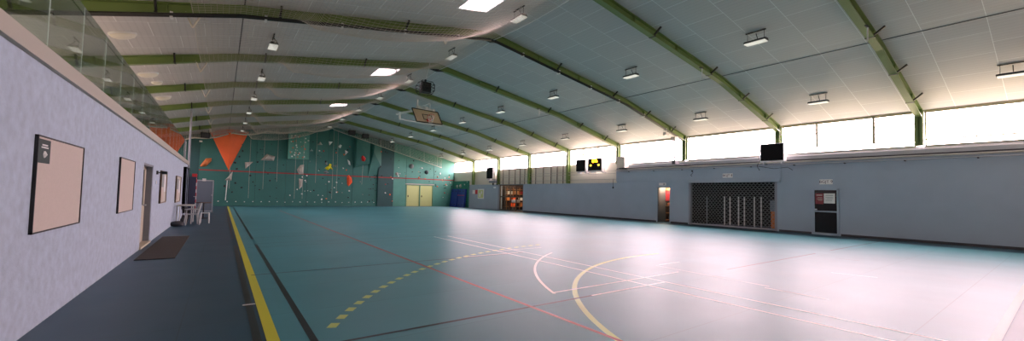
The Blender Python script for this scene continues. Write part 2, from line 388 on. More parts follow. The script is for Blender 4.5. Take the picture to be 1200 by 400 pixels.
# ------------------------------------------------------------------ steel roof frames
def make_frame(k, label):
    Y = BAY[k]; t = thing('roof_frame', label, 'beam', (RX, Y, 0), 'green steel roof frames')
    for sgn, nm in ((1, 'right'), (-1, 'left')):
        ds = [0, 8.1, 13.55]; mb = MB()
        xs = [RX+sgn*d for d in ds]
        poly = [(x, zb(x)) for x in xs]+[(RX+sgn*13.55, zc(RX+sgn*13.55)), (RX+sgn*8, zc(RX+sgn*8)), (RX, zc(RX))]
        mb.prism(poly, 'y', Y-.015, Y+.015)
        for i in range(2):
            mb.bar((xs[i], Y, zb(xs[i])), (xs[i+1], Y, zb(xs[i+1])), .2, .03)
            mb.bar((xs[i], Y, zc(xs[i])-.02), (xs[i+1], Y, zc(xs[i+1])-.02), .2, .03)
        for d in (2.4, 4.8, 7.2, 9.6, 12.0):
            x = RX+sgn*d; mb.box(x-.01, x+.01, Y-.09, Y+.09, zb(x), zc(x))
        W(mb, 'rafter', M['green'], t)
        for d in (3.45, 7.15, 9.8, 12.1):
            x = RX+sgn*d; z0 = zb(x)+.03; z1 = zc(x)-.01
            mb = MB().bar((x, Y-.06, z0), (x, Y-.34, z1), .05, .05).box(x-.035, x+.035, Y-.12, Y+.12, z0-.05, z0-.02)
            W(mb, 'bracket', M['blk'], t)
    z0 = 3.74 if Y < 18.1 else 2.47
    mb = MB(); x0, x1 = XR-.2, XR+.06
    mb.box(x0, x0+.025, Y-.11, Y+.11, z0, zc(x0)); mb.box(x1-.025, x1, Y-.11, Y+.11, z0, zc(x1)-.03); mb.box(x0, x1, Y-.02, Y+.02, z0, zc(x1)-.03)
    mb.box(x0-.005, x1, Y-.11, Y+.11, z0, z0+.03)
    if Y < 18.1: pass
    W(mb, 'post', M['green'], t)
    if k > 6:
        pass
    mb = MB(); x0 = RX-13.55
    mb.box(x0-.05, x0+.2, Y-.1, Y+.1, 2.89 if Y < 27.9 else 0, zb(x0+.1)+.1)
    W(mb, 'post', M['green'], t)
    # bolted ridge plate
    W(MB().prism([(RX-.35, zb(RX+.35)-.02), (RX, zb(RX)-.14), (RX+.35, zb(RX+.35)-.02), (RX, zb(RX)+.02)], 'y', Y-.06, Y+.06), 'ridge_plate', M['blk'], t)
    return t
names = {1: 'green steel roof frame nearest the camera, crossing the top right corner over the windows',
 2: 'green steel roof frame crossing the upper middle down to the wall screen above the roller shutter',
 3: 'green steel roof frame with the black curtain tube slung beneath it',
 4: 'green steel roof frame whose peak carries the hanging black speaker cage',
 5: 'green steel roof frame just in front of the folded basketball backboard',
 6: 'green steel roof frame that meets the end of the glass railing and left wall',
 7: 'green steel roof frame third from the climbing wall, beyond the far basket',
 8: 'green steel roof frame next but one to the climbing wall',
 9: 'green steel roof frame flat against the top of the climbing wall'}
for k in range(1, 9): make_frame(k, names[k])

# roller tube for the dividing curtain, slung under the third frame
t = thing('curtain_roller', 'long black curtain roller tube with motor under a roof frame', 'curtain roller', (RX, 13.16, 0))
mb = MB()
for sgn in (1, -1):
    p = [(RX+sgn*d, 13.02, zb(RX+sgn*d)-.09) for d in (.1, 8.1, 13.0)]; mb.tube(p, .055, 8)
W(mb, 'roller_tube', M['blk'], t, smooth=True)
for sgn in (1, -1):
    for d in (1.5, 3.5, 5.5, 7.5, 9.5, 11.5):
        x = RX+sgn*d; W(MB().box(x-.03, x+.03, 12.98, 13.16, zb(x)-.16, zb(x)-.01), 'tube_hanger', M['wht'], t)
W(MB().box(20.35, 20.75, 12.85, 13.1, 4.72, 4.95), 'motor', M['offw'], t, bevel=.01)
W(MB().box(19.6, 19.9, 12.9, 13.1, 4.95, 5.12), 'gearbox', M['offw'], t, bevel=.01)
W(MB().tube([(20.5, 12.95, 4.75), (20.5, 12.95, 3.55)], .03, 8).tube([(20.9, 12.95, 4.8), (20.9, 12.95, 3.4)], .012, 6).box(20.4, 20.75, 12.85, 13.05, 3.4, 3.62).box(20.6, XR-.02, 12.9, 13.0, 3.42, 3.47), 'drop_chain', M['drk'], t)

# ------------------------------------------------------------------ hanging rods that stick down from the frames
def rod(k, x, label):
    Y = BAY[k]; z = zb(x)
    t = thing('hanging_hook', label, 'hook', (x, Y-.1, z-.45), 'white hooks hanging from the roof frames')
    W(MB().tube([(x, Y-.1, z+.02), (x, Y-.1, z-.42)], .018, 6), 'rod', M['wht'], t)
    W(MB().box(x-.16, x+.05, Y-.13, Y-.07, z-.03, z), 'mounting_plate', M['drk'], t)
where = {1: 'nearest frame, above the windows', 2: 'second frame, left of the wall screen', 3: 'frame with the black curtain tube',
 4: 'frame with the speaker cage', 5: 'frame in front of the basketball backboard', 6: 'frame behind the basketball backboard', 7: 'frame third from the climbing wall'}
for k in range(1, 8): rod(k, 14.75, 'white hook rod on the right half of the '+where[k])

# ------------------------------------------------------------------ bay lamps
def make_lamp(name):
    r = bpy.data.objects.new(name, None); COL.objects.link(r); r.empty_display_size = .1
    o = MB().prism([(-.14, .0), (.14, .0), (.09, .07), (-.09, .07)], 'y', -.33, .33).build('housing', M['drk'], None, bevel=.01); o.parent = r
    o = MB().box(-.13, .13, -.31, .31, -.03, .0).build('lens', M['lens'], None, bevel=.01); o.parent = r
    o = MB().tube([(0,-.25,.06), (0,-.25,.35)], .008, 6).tube([(0,.25,.06), (0,.25,.35)], .008, 6).box(-.02, .02, -.3, .3, .33, .36).tube([(.06,0,.06),(.14,0,.14),(.02,0,.3)], .012, 6).build('hanger', M['blk'], None); o.parent = r
    return r
first = make_lamp('bay_lamp'); used = False
bayname = ['nearest the camera, at the far right edge', 'above the wall screen and the right door', 'above the roller shutter', 'above the open red-board doorway', 'above the scoreboards',
           'above the barred railing', 'above the glazed doorway', 'above the small notice board', 'next to the climbing wall']
def lamp(x, y, label, tilt=0):
    global used
    r = first if not used else copy_tree(first); used = True
    tag(r, label, 'lamp', 'hanging bay lamps'); r.location = (x, y, zc(x)-.36)
    return r
BC = [(BAY[i]+BAY[i+1])/2 for i in range(9)]
for i, y in enumerate(BC):
    lamp(19.2, y, 'hanging lamp, row along the windows, '+bayname[i])
for i, y in enumerate(BC):
    if i: lamp(13.75, y, 'hanging lamp, upper row of the right slope, '+bayname[i])
rb = {2: 'between the first two roof lights seen from the camera', 3: 'just before the hanging speaker cage', 4: 'beside the second roof light', 5: 'behind the basketball backboard', 6: 'beside the third roof light', 7: 'last but one', 8: 'closest to the climbing wall'}
for i in rb: lamp(7.85, BC[i], 'square ridge lamp, '+rb[i])
lb = {2: 'nearest the camera', 3: 'second from the camera', 4: 'third from the camera', 5: 'fourth from the camera', 6: 'fifth from the camera', 7: 'sixth from the camera', 8: 'closest to the climbing wall'}
for i in lb: lamp(1.2, BC[i], 'flat hanging lamp on the left roof slope behind the netting, '+lb[i])
for x in (RX-8, RX+8):
    o = MB().box(x-.015, x+.015, YN, YF, zc(x)-.012, zc(x)+.005).build('ceiling_joint', M['drk']); o.parent = ceiling
# oval lamps over the gallery edge
ov = bpy.data.objects.new('oval_lamp', None); COL.objects.link(ov)
prof = [(.02, -.12), (.12, -.11), (.2, -.07), (.23, -.02), (.23, 0)]
o = MB().lathe(prof, n=20).build('cover', M['ovl'], None, smooth=True); o.parent = ov; o.scale = (1.25, .7, 1)
o = MB().lathe([(.25, 0), (.25, .06), (.2, .07)], n=20).build('base', M['wht'], None); o.parent = ov; o.scale = (1.25, .7, 1)
fo = True
for i, nm in ((2, 'nearest, above the glass railing'), (3, 'second along the glass railing'), (4, 'third along the glass railing'), (5, 'near the far end of the glass railing')):
    r = ov if fo else copy_tree(ov); fo = False
    x = -2.45; tag(r, 'oval white ceiling lamp on the left slope, '+nm, 'lamp', 'oval lamps over the gallery'); r.location = (x, BC[i], zc(x)-.055); r.rotation_euler = (0, -math.atan(.26), 0)
rr = copy_tree(ov); rr.location = (-2.35, 22.0, zc(-2.35)-.055); rr.rotation_euler = (0, -math.atan(.26), 0); rr.scale = (.6, .8, .8)
tag(rr, 'small round white ceiling lamp beside the third oval lamp', 'lamp')

# ------------------------------------------------------------------ ball netting under the left slope
def make_net(i, label):
    Y0, Y1 = BAY[i], BAY[i+1]; t = thing('ceiling_net', label, 'net', (RX, Y0, 0), 'white ball nets sagging under the left roof slope')
    nx, ny = 74, 36
    vs = []; ed = []
    for a in range(nx+1):
        x = -.78+(8.4+.78)*a/nx
        edge = min(1, (nx-a)/22)
        edge = edge*edge*(3-2*edge)
        for b in range(ny+1):
            v = b/ny; y = Y0+(Y1-Y0)*v
            el = min(1, a/22); edge *= .12+.88*el*el*(3-2*el)
            s = .10+.78*edge
            z = zb(min(x, 8.3))-.03-4*s*v*(1-v)*(1-.15*math.sin(3*math.pi*a/nx))
            vs.append((x, y, z))
    me = bpy.data.meshes.new('mesh')
    fs = [(a*(ny+1)+b, (a+1)*(ny+1)+b, (a+1)*(ny+1)+b+1, a*(ny+1)+b+1) for a in range(nx) for b in range(ny)]
    me.from_pydata(vs, [], fs); me.materials.append(M['net'])
    o = bpy.data.objects.new('netting', me); COL.objects.link(o); o.parent = t; o.location = -t.location
    w = o.modifiers.new('w', 'WIREFRAME'); w.thickness = .0075; w.use_even_offset = False; w.use_boundary = True
    pts = [vs[nx*(ny+1)+b] for b in range(ny+1)]
    W(MB().tube(pts, .014, 6), 'edge_rope', M['wht'], t)
    pts = [vs[b] for b in range(ny+1)]
    W(MB().tube(pts, .007, 6), 'edge_rope', M['offw'], t)
    for xx in (-.78, 6.35):
        z = zb(xx)
        for s in (-.1, .1): W(MB().tube([(xx, Y1-.02, z-.38), (xx+s*1.6, Y1-.02, z+.0)], .022, 6), 'hook', M['offw'], t)
    return t
nl = {1: 'white net bay nearest the camera, between the first two roof frames', 2: 'white net bay under the first roof light, reaching the curtain tube',
 3: 'white net bay between the curtain tube and the speaker cage', 4: 'white net bay under the second roof light', 5: 'white net bay level with the folded basketball backboard',
 6: 'white net bay under the third roof light', 7: 'white net bay above the stored goal, next but one to the climbing wall', 8: 'white net bay touching the top of the climbing wall'}
for i in range(1, 9): make_net(i, nl[i])
# bundled net hanging across the hall in front of the climbing wall
t = thing('bundled_net', 'bundled white net hanging along the top of the climbing wall', 'net', (RX, 41.3, 0))
def net_line(x):
    if x > RX: return zb(x)-.18-.82*min(1, (x-RX)/8)
    return zb(x)-.12-.22*abs(math.sin((RX-x)*math.pi/2.6))
for sgn in (1, -1):
    L_ = 11.6 if sgn > 0 else 11.0
    pts = [(RX+sgn*L_*q/44, 41.2, net_line(RX+sgn*L_*q/44)) for q in range(45)]
    W(MB().tube(pts, .03 if sgn > 0 else .06, 8), 'net_roll', M['offw'], t, smooth=True)
    vs = []; n = 90; m_ = 9
    for i in range(n+1):
        x = RX+sgn*L_*i/n
        for j in range(m_+1): vs.append((x, 41.2, net_line(x)+(zc(x)-.05-net_line(x))*j/m_))
    me = bpy.data.meshes.new('netting'); me.from_pydata(vs, [], [(i*(m_+1)+j, (i+1)*(m_+1)+j, (i+1)*(m_+1)+j+1, i*(m_+1)+j+1) for i in range(n) for j in range(m_)]); me.materials.append(M['net'])
    o = bpy.data.objects.new('netting', me); COL.objects.link(o); o.parent = t; o.location = -t.location
    wm = o.modifiers.new('w', 'WIREFRAME'); wm.thickness = .02; wm.use_even_offset = False; wm.use_boundary = True
    for q in range(0, 45, 6):
        x = RX+sgn*L_*q/44; W(MB().tube([(x, 41.2, net_line(x)), (x, 41.25, zc(x)-.02)], .012, 5), 'suspension_cord', M['wht'], t)

# ------------------------------------------------------------------ glass railing on the gallery edge
t = thing('glass_railing', 'long frameless glass railing along the top of the left wall', 'railing', (-1.6, 0, 2.89))
y = -1.23
while y < 27.5:
    W(MB().box(-1.606, -1.594, y+.012, min(y+1.27, 27.75), 2.89, 3.9), 'glass_panel', M['glass'], t)
    y += 1.28
y = -1.23
while y < 27.6:
    W(MB().box(-1.603, -1.597, y-.002, y+.010, 2.9, 3.9), 'panel_edge', mat('glass_edge', (206, 222, 214), .3), t); y += 1.28
W(MB().box(-1.63, -1.57, -1.3, 27.75, 2.88, 2.95), 'base_channel', M['silver'], t)
t = thing('steel_pole', 'thin grey steel pole rising at the far end of the left wall', 'pole', (XL+.02, 27.85, 0))
W(MB().tube([(XL+.03, 27.9, 0), (XL+.03, 27.9, zc(XL)-.02)], .05, 10), 'shaft', M['grey'], t)
W(MB().box(XL-.07, XL+.13, 27.8, 28.0, 0, .02), 'foot_plate', M['grey'], t)

# ------------------------------------------------------------------ things on the left wall
def notice_board(y0, y1, z0, z1, label, side=.05):
    t = thing('notice_board', label, 'notice board', (XL, (y0+y1)/2, z0), 'cream notice boards on the left wall')
    W(MB().box(XL, XL+.018, y0+.012, y1-.012, z0+.012, z1-.012), 'board_panel', M['board'], t)
    f = MB().box(XL, XL+.028, y0, y0+.014, z0, z1).box(XL, XL+.028, y1-.014, y1, z0, z1).box(XL, XL+.028, y0, y1, z0, z0+.014).box(XL, XL+.028, y0, y1, z1-.014, z1)
    W(f, 'frame', M['blk'], t)
    return t
nb = notice_board(6.02, 7.68, 1.0, 2.0, 'large cream notice board with a small dark green poster in its corner')
p = W(MB().box(XL+.018, XL+.022, 6.06, 6.40, 1.72, 1.965), 'poster', M['signg'], nb)
SUB(MB().box(XL+.021, XL+.024, 6.15, 6.31, 1.90, 1.915).box(XL+.021, XL+.024, 6.13, 6.33, 1.875, 1.89).lathe([(.001, .0), (.03, .02), (.045, .05), (.03, .085), (.001, .09)], (XL+.0, 6.23, 1.76), 12), 'emblem', M['paper'], p)
nb2 = notice_board(10.1, 11.6, 1.0, 2.03, 'smaller looking blank cream notice board left of the open door')
def poster_case(y0, y1, z0, z1, label):
    t = thing('poster_case', label, 'poster frame', (XL, (y0+y1)/2, z0))
    W(MB().box(XL, XL+.03, y0, y1, z0, z1), 'backing', M['offw'], t)
    W(MB().box(XL, XL+.05, y0, y0+.04, z0, z1).box(XL, XL+.05, y1-.04, y1, z0, z1).box(XL, XL+.05, y0, y1, z0, z0+.03).box(XL, XL+.05, y0, y1, z1-.03, z1), 'frame', mat('frame_brass', (128, 104, 76), .5), t)
    h = (z1-z0); w = y1-y0
    W(MB().box(XL+.03, XL+.034, y0+.1*w, y0+.5*w, z0+.5*h, z0+.9*h), 'poster', M['paper_t'], t)
    W(MB().box(XL+.03, XL+.034, y0+.55*w, y0+.9*w, z0+.35*h, z0+.85*h), 'poster', M['wht'], t)
    W(MB().box(XL+.03, XL+.034, y0+.15*w, y0+.55*w, z0+.1*h, z0+.42*h), 'poster', M['board'], t)
poster_case(16.1, 17.6, 1.0, 2.0, 'brass framed poster case right of the open door on the left wall')
poster_case(21.2, 23.3, .88, 1.97, 'pale poster case furthest along the left wall, above the white table')
t = thing('wall_spotlight', 'small black spotlight on a bracket between door and poster case', 'spotlight', (XL, 15.3, 1.9))
W(MB().box(XL, XL+.04, 15.24, 15.36, 1.86, 1.96), 'base', M['blk'], t)
W(MB().tube([(XL+.03, 15.3, 1.91), (XL+.15, 15.3, 1.91)], .015, 6), 'arm', M['blk'], t)
W(MB().box(XL+.12, XL+.24, 15.22, 15.38, 1.87, 1.95), 'head', M['blk'], t, bevel=.01)
tag(MB().box(XL, XL+.015, 15.25, 15.38, 1.58, 1.68).build('light_switch', M['wht'], None, bevel=.004), 'small white light switch under the black spotlight', 'switch')
# door 1 set into the left wall
mb = MB().box(XL-.2, XL-.01, 14.52, 14.6, .05, 2.08).box(XL-.2, XL-.01, 12.97, 13.02, .05, 2.08).box(XL-.2, XL-.01, 12.97, 14.6, 2.03, 2.08)
d1 = struct(mb.build('door_1', M['grey']))
SUB(MB().box(XL-.17, XL-.13, 13.02, 14.52, .05, 1.02), 'door_panel', M['beige'], d1)
SUB(MB().box(XL-.17, XL-.13, 13.02, 13.14, 1.02, 2.03).box(XL-.17, XL-.13, 14.3, 14.52, 1.02, 2.03).box(XL-.17, XL-.13, 13.02, 14.52, 1.95, 2.03), 'door_frame', M['beige'], d1)
SUB(MB().box(XL-.155, XL-.145, 13.14, 14.3, 1.02, 1.95), 'door_glass', M['dglass'], d1)
SUB(MB().box(XL-.13, XL-.07, 14.2, 14.34, 1.0, 1.03), 'door_handle', M['silver'], d1)
SUB(MB().box(XL-.25, XL+.03, 12.95, 14.62, 0, .05), 'threshold', M['beige'], d1)
tag(MB().box(-1.38, -.74, 11.1, 16.0, 0, .014).build('doormat', M['doormat'], None, bevel=.004), 'long dark brown doormat on the blue floor outside the left door', 'doormat')
# tall glazed case near the end of the left wall
t = thing('display_case', 'tall blue-grey glazed case with dark frame near the left wall end', 'display case', (XL, 26, .45))
W(MB().box(XL, XL+.10, 25.0, 27.1, .45, 2.5), 'case_body', M['bluegl'], t)
W(MB().box(XL, XL+.13, 25.0, 25.07, .45, 2.5).box(XL, XL+.13, 26.0, 26.06, .45, 2.5).box(XL, XL+.13, 27.03, 27.1, .45, 2.5).box(XL, XL+.13, 25, 27.1, 2.44, 2.5).box(XL, XL+.13, 25, 27.1, .45, .5), 'frame', M['blk'], t)
# open storage door leaf beyond the wall end
t = thing('door_leaf', 'dark blue-grey open door leaf standing past the left wall end', 'door', (XL+.1, 28.2, 0))
W(MB().box(XL+.02, XL+.38, 28.12, 28.17, .02, 2.1), 'leaf', mat('door_navy', (60, 66, 88), .5), t, bevel=.005)
W(MB().box(XL+.3, XL+.36, 28.06, 28.12, 1.0, 1.03), 'handle', M['silver'], t)

# ------------------------------------------------------------------ table, stool, chair by the left wall
t = thing('folding_table', 'small white table against the left wall below the poster case', 'table', (-1.2, 21.9, 0))
W(MB().box(-1.47, -.93, 21.2, 22.7, .735, .765), 'tabletop', M['plastic'], t, bevel=.006)
for x in (-1.43, -.97):
    for yy in (21.26, 22.64): W(MB().tube([(x, yy, 0), (x, yy, .74)], .018, 8), 'leg', M['plastic'], t)
# black equipment stacked under the table
t = thing('folded_chair', 'folded black chair lying under the white table', 'chair', (-1.2, 21.9, 0))
for x in (-1.32, -1.12): W(MB().tube([(x, 21.4, .016), (x+.05, 21.9, .28), (x-.02, 22.4, .62)], .016, 6), 'frame', M['blk'], t)
W(MB().bar((-1.22, 21.6, .10), (-1.2, 22.0, .32), .22, .03), 'seat', M['blk'], t)
W(MB().bar((-1.2, 22.1, .42), (-1.2, 22.4, .6), .24, .03), 'backrest', M['blk'], t)
tag(MB().lathe([(.14, 0), (.2, .03), (.22, .1), (.18, .17), (.08, .2)], (-1.33, 20.2, 0), 14).build('bag', M['drk'], None, smooth=True), 'dark sports bag on the floor in front of the white table', 'bag')
def garden_chair(loc, rz, label, m):
    t = thing('garden_chair', label, 'chair', loc, None, rz)
    def P(mb, n, mm=m, **k): o = mb.build(n, mm, None, **k); o.parent = t
    P(MB().box(-.22, .22, -.2, .22, .41, .445), 'seat', bevel=.015)
    mb = MB()
    vs = []; N = 10
    for j in range(6):
        z = .44+.42*j/5; yb = -.2-.10*(j/5)
        for i in range(N+1):
            u = -1+2*i/N; w = .21*(1-.10*(j/5)**3); vs.append((u*w, yb+.06*u*u, z+(.03*(1-u*u) if j == 5 else 0)))
    vs2 = [(a, b-.02, c) for a, b, c in vs]; n = len(vs); fs = []
    for j in range(5):
        for i in range(N):
            q = (j*(N+1)+i, j*(N+1)+i+1, (j+1)*(N+1)+i+1, (j+1)*(N+1)+i); fs += [q, tuple(v+n for v in q[::-1])]
    per = [i for i in range(N+1)]+[(j+1)*(N+1)-1 for j in range(1, 6)]+[5*(N+1)+i for i in range(N-1, -1, -1)]+[j*(N+1) for j in range(4, 0, -1)]
    for a, b in zip(per, per[1:]+per[:1]): fs.append((a, b, b+n, a+n))
    P(mb.add(vs+vs2, fs), 'backrest', smooth=False)
    for sx in (-1, 1):
        for sy in (-1, 1):
            P(MB().tube([(sx*.24, sy*.22, 0), (sx*.19, sy*.18, .42)], [.018, .028], 8), 'leg')
        P(MB().tube([(sx*.23, -.24, .62), (sx*.25, 0, .64), (sx*.23, .2, .62), (sx*.21, .2, .43)], .02, 8), 'armrest')
garden_chair((-.93, 20.84, 0), math.radians(100), 'grey-white plastic garden chair with its back to the hall beside the table', M['plastic_g'])
t = thing('stool', 'low white plastic stool right of the garden chair', 'stool', (-.56, 21.6, 0))
W(MB().box(-.68, -.38, 21.44, 21.80, .42, .45), 'seat', M['plastic'], t, bevel=.012)
for x in (-.66, -.40):
    for yy in (21.46, 21.78): W(MB().tube([(x+(.02 if x > -.5 else -.02), yy, 0), (x, yy, .43)], [.018, .028], 8), 'leg', M['plastic'], t)
t = thing('side_table', 'brown-topped small round table behind the white stool', 'table', (-.7, 25, 0))
W(MB().lathe([(.02, .76), (.3, .76), (.32, .775), (.3, .79), (.02, .79)], (-.68, 25, 0), 20), 'tabletop', mat('table_brown', (104, 74, 60), .5), t)
W(MB().tube([(-.68, 25, .02), (-.68, 25, .77)], .03, 10), 'pedestal', M['blk'], t)
W(MB().lathe([(.22, 0), (.22, .02), (.04, .05)], (-.68, 25, 0), 16), 'base', M['blk'], t)

# ------------------------------------------------------------------ stored handball goal and grey screen
t = thing('handball_goal', 'red and white striped handball goal stored beside the left wall end', 'goal', (-1.27, 29.5, 0))
for yy in (28.6, 30.8):
    post = W(MB().box(-1.31, -1.23, yy-.04, yy+.04, 0, 2.08), 'post', M['wht'], t)
    mb = MB()
    for q in range(5): mb.box(-1.315, -1.225, yy-.045, yy+.045, .2+q*.4, .4+q*.4)
    SUB(mb, 'red_stripe', M['redst'], post).location = (0, 0, 0)
cb = W(MB().box(-1.31, -1.23, 28.64, 30.76, 2.0, 2.08), 'crossbar', M['wht'], t)
mb = MB()
for q in range(5): mb.box(-1.315, -1.225, 28.85+q*.4, 29.05+q*.4, 1.995, 2.085)
SUB(mb, 'red_stripe', M['redst'], cb)
W(MB().tube([(-1.27, 28.6, 2.0), (-1.6, 28.6, 1.6), (-1.9, 28.6, .03), (-1.27, 28.6, .03)], .02, 6).tube([(-1.27, 30.8, 2.0), (-1.6, 30.8, 1.6), (-1.9, 30.8, .03), (-1.27, 30.8, .03)], .02, 6), 'stay', M['grey'], t)
tag(MB().box(-1.36, -1.14, 28.5, 28.7, 2.08, 2.28).build('red_box', M['redst'], None, bevel=.01), 'small red box sitting on top of the striped goal post', 'box')
t = thing('metal_screen', 'grey mesh screen on a silver frame in front of the climbing wall', 'screen', (-.84, 31.2, 0))
W(MB().box(-1.22, -.46, 31.19, 31.21, .1, 1.94), 'panel', M['screen'], t)
W(MB().box(-1.29, -1.22, 31.17, 31.23, 0, 2.0).box(-.46, -.40, 31.17, 31.23, 0, 2.0).box(-1.29, -.40, 31.17, 31.23, 1.93, 2.0).box(-1.29, -.40, 31.17, 31.23, .05, .12), 'frame', M['silver'], t)
W(MB().box(-.98, -.8, 31.15, 31.18, 1.92, 2.08), 'label_plate', M['wht'], t)
W(MB().box(-.5, -.42, 31.1, 31.17, 1.02, 1.12), 'latch', M['silver'], t)
W(MB().box(-1.3, -1.2, 31.0, 31.4, 0, .04).box(-.5, -.39, 31.0, 31.4, 0, .04), 'foot', M['grey'], t)

# ------------------------------------------------------------------ climbing wall
cw = thing('climbing_wall', 'teal artificial climbing wall filling the end of the hall', 'climbing wall', (8, 42.2, 0))
PY = 42.2
def top(x, m=.03): return zc(x)-m
def slab(x0, x1, z0, z1, y0, m, name='panel', lab=None, bev=0):
    # wall element in front of the end wall with its top following the roof when z1 is None
    if z1 is None:
        xs = [x0]+[v for v in (RX-8, RX, RX+8) if x0 < v < x1]+[x1]
        poly = [(x0, z0), (x1, z0)]+[(x, top(x)) for x in xs[::-1]]
    else: poly = [(x0, z0), (x1, z0), (x1, z1), (x0, z1)]
    o = W(MB().prism(poly, 'y', y0, YF-.02), name, m, cw)
    if lab: o['label'] = lab
    return o
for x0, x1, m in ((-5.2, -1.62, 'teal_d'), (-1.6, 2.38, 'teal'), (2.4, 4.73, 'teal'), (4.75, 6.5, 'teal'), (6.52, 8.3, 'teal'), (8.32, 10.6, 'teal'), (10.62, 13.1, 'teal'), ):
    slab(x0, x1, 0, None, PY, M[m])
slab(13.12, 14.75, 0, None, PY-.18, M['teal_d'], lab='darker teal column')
# lighter right bay around the double door
slab(14.77, 16.15, 0, None, PY-.1, M['teal_l']); slab(19.4, 21.9, 0, None, PY-.1, M['teal_l']); slab(16.17, 19.38, 2.35, None, PY-.1, M['teal_l'])
# towers
W(MB().prism([(4.78, 4.33), (6.5, 4.33), (6.5, top(6.5)), (4.78, top(4.78))], 'y', PY-.55, PY+.05), 'tower', M['teal_l'], cw)
mb = MB(); A = [(10.7, PY, 6.95), (12.1, PY, 6.8), (12.1, PY, 4.3), (10.7, PY, 3.85)]
B = [(10.75, PY-.75, 6.9), (12.05, PY-.75, 6.75), (12.05, PY-.75, 4.35), (10.75, PY-.55, 4.05)]
mb.add(A+B, [(0,1,2,3), (4,7,6,5), (0,4,5,1), (1,5,6,2), (2,6,7,3), (3,7,4,0)]); W(mb, 'overhang', M['teal'], cw)
mb = MB(); mb.add([(12.12, PY, 6.7), (12.12, PY, 3.0), (13.9, PY, 3.3), (13.9, PY, 6.3), (12.5, PY-.5, 5.6), (12.6, PY-.45, 6.5)],
                  [(0,1,4), (1,2,4), (2,3,4), (3,5,4), (3,0,5), (0,4,5), (0,3,2,1)]); W(mb, 'facet_panel', M['teal'], cw)
# orange pyramid
mb = MB(); mb.add([(-1.05, PY, 6.35), (.35, PY-1.25, 6.45), (1.75, PY, 6.5), (.42, PY, 3.05)], [(0,1,3), (1,2,3), (0,2,1), (0,3,2)])
o = W(mb, 'pyramid_volume', M['orange'], cw); o['label'] = 'large orange inverted pyramid'
W(MB().box(-.72, -.62, PY-.42, PY-.32, 6.02, 6.12), 'anchor', M['wht'], cw)
def volume(pts, m, depth, name, lab, apex=None, yb=PY):
    n = len(pts); cx = sum(p[0] for p in pts)/n; cz = sum(p[1] for p in pts)/n
    if apex: cx, cz = apex
    vs = [(x, yb, z) for x, z in pts]+[(cx+(x-cx)*.45, yb-depth, cz+(z-cz)*.45) for x, z in pts]
    fs = [tuple(range(n)), tuple(range(2*n-1, n-1, -1))]+[(i, (i+1) % n, (i+1) % n+n, i+n) for i in range(n)]
    o = W(MB().add(vs, fs), name, m, cw)
    if lab: o['label'] = lab
volume([(-1.54, 3.34), (-1.17, 3.98), (-.79, 4.03), (-.8, 3.76), (-1.14, 3.31), (-1.48, 3.24)], M['wood'], .3, 'volume', 'orange-brown log shaped volume')
volume([(1.55, 3.81), (2.18, 3.91), (1.62, 3.25)], M['greyv'], .25, 'volume', 'grey triangle volume')
volume([(.18, 2.2), (.42, 2.51), (.71, 3.0), (.66, 2.19)], M['greyv'], .25, 'volume', 'grey shard under the orange pyramid')
volume([(2.7, 4.07), (3.16, 4.68), (3.82, 4.5), (3.73, 4.09)], M['greyv'], .35, 'volume', 'broad grey rock volume')
volume([(5.62, 3.39), (5.87, 3.83), (6.19, 3.91), (6.17, 3.0), (5.8, 2.98)], M['greyv'], .2, 'volume', 'upper grey slab volume')
volume([(5.81, 2.57), (6.14, 2.52), (6.11, 1.86), (5.88, 1.55)], M['greyv'], .2, 'volume', 'lower grey slab volume')
volume([(7.29, 5.86), (7.5, 6.23), (7.74, 5.9)], M['greyv'], .15, 'volume', 'small grey triangle')
for q, pts in enumerate([[(8.24, 6.3), (8.63, 6.3), (8.35, 5.92)], [(9.17, 5.9), (9.33, 6.1), (9.49, 6.02), (9.38, 5.73), (9.24, 5.76)], [(9.81, 5.58), (10.13, 5.41), (9.85, 5.07)],
        [(10.06, 4.64), (10.31, 4.49), (10.37, 4.08), (10.2, 4.17)], [(6.63, 5.24), (6.79, 5.45), (6.92, 5.24)], [(6.3, 4.56), (6.37, 4.77), (6.53, 4.84), (6.47, 4.67)]]):
    volume(pts, M['whitev'], .1, 'volume', 'small white volume')
volume([(8.0, 3.66), (8.22, 3.86), (8.33, 3.89), (8.42, 4.15), (8.62, 4.07), (8.59, 3.87), (8.75, 3.54), (8.48, 3.65), (8.29, 3.48)], M['yel'], .18, 'volume', 'yellow star hold')
volume([(8.0, 4.15), (8.2, 4.3), (8.25, 3.95), (8.05, 4.0)], M['grh'], .1, 'volume', None); volume([(8.7, 3.9), (9.1, 4.1), (9.0, 3.85)], M['grh'], .1, 'volume', None); volume([(7.9, 3.3), (8.2, 3.45), (8.4, 3.25), (8.1, 3.15)], M['grh'], .1, 'volume', None)
volume([(11.19, 4.91), (11.3, 5.18), (11.5, 5.06), (11.7, 4.81), (11.58, 4.48), (11.3, 4.53)], M['redh'], .2, 'volume', 'red hold on the overhang', yb=PY-.65)
volume([(10.09, 2.93), (10.24, 3.13), (10.56, 2.82), (10.6, 2.38), (10.28, 1.98), (10.13, 2.17)], M['orh'], .22, 'volume', 'bright orange hold')
def dome(x, z, r, m, yb, lab):
    mb = MB(); n = 14; vs = []
    for k, (rr, dy) in enumerate(((1, 0), (.85, .45), (.45, .8))):
        for i in range(n): t_ = 2*math.pi*i/n; vs.append((x+r*rr*math.cos(t_), yb-dy*r, z+r*rr*math.sin(t_)))
    vs.append((x, yb-.9*r, z)); fs = []
    for k in range(2):
        for i in range(n): fs.append((k*n+i, k*n+(i+1) % n, (k+1)*n+(i+1) % n, (k+1)*n+i))
    for i in range(n): fs.append((2*n+i, 2*n+(i+1) % n, 3*n))
    o = W(mb.add(vs, fs), 'dome_volume', m, cw, smooth=True); o['label'] = lab
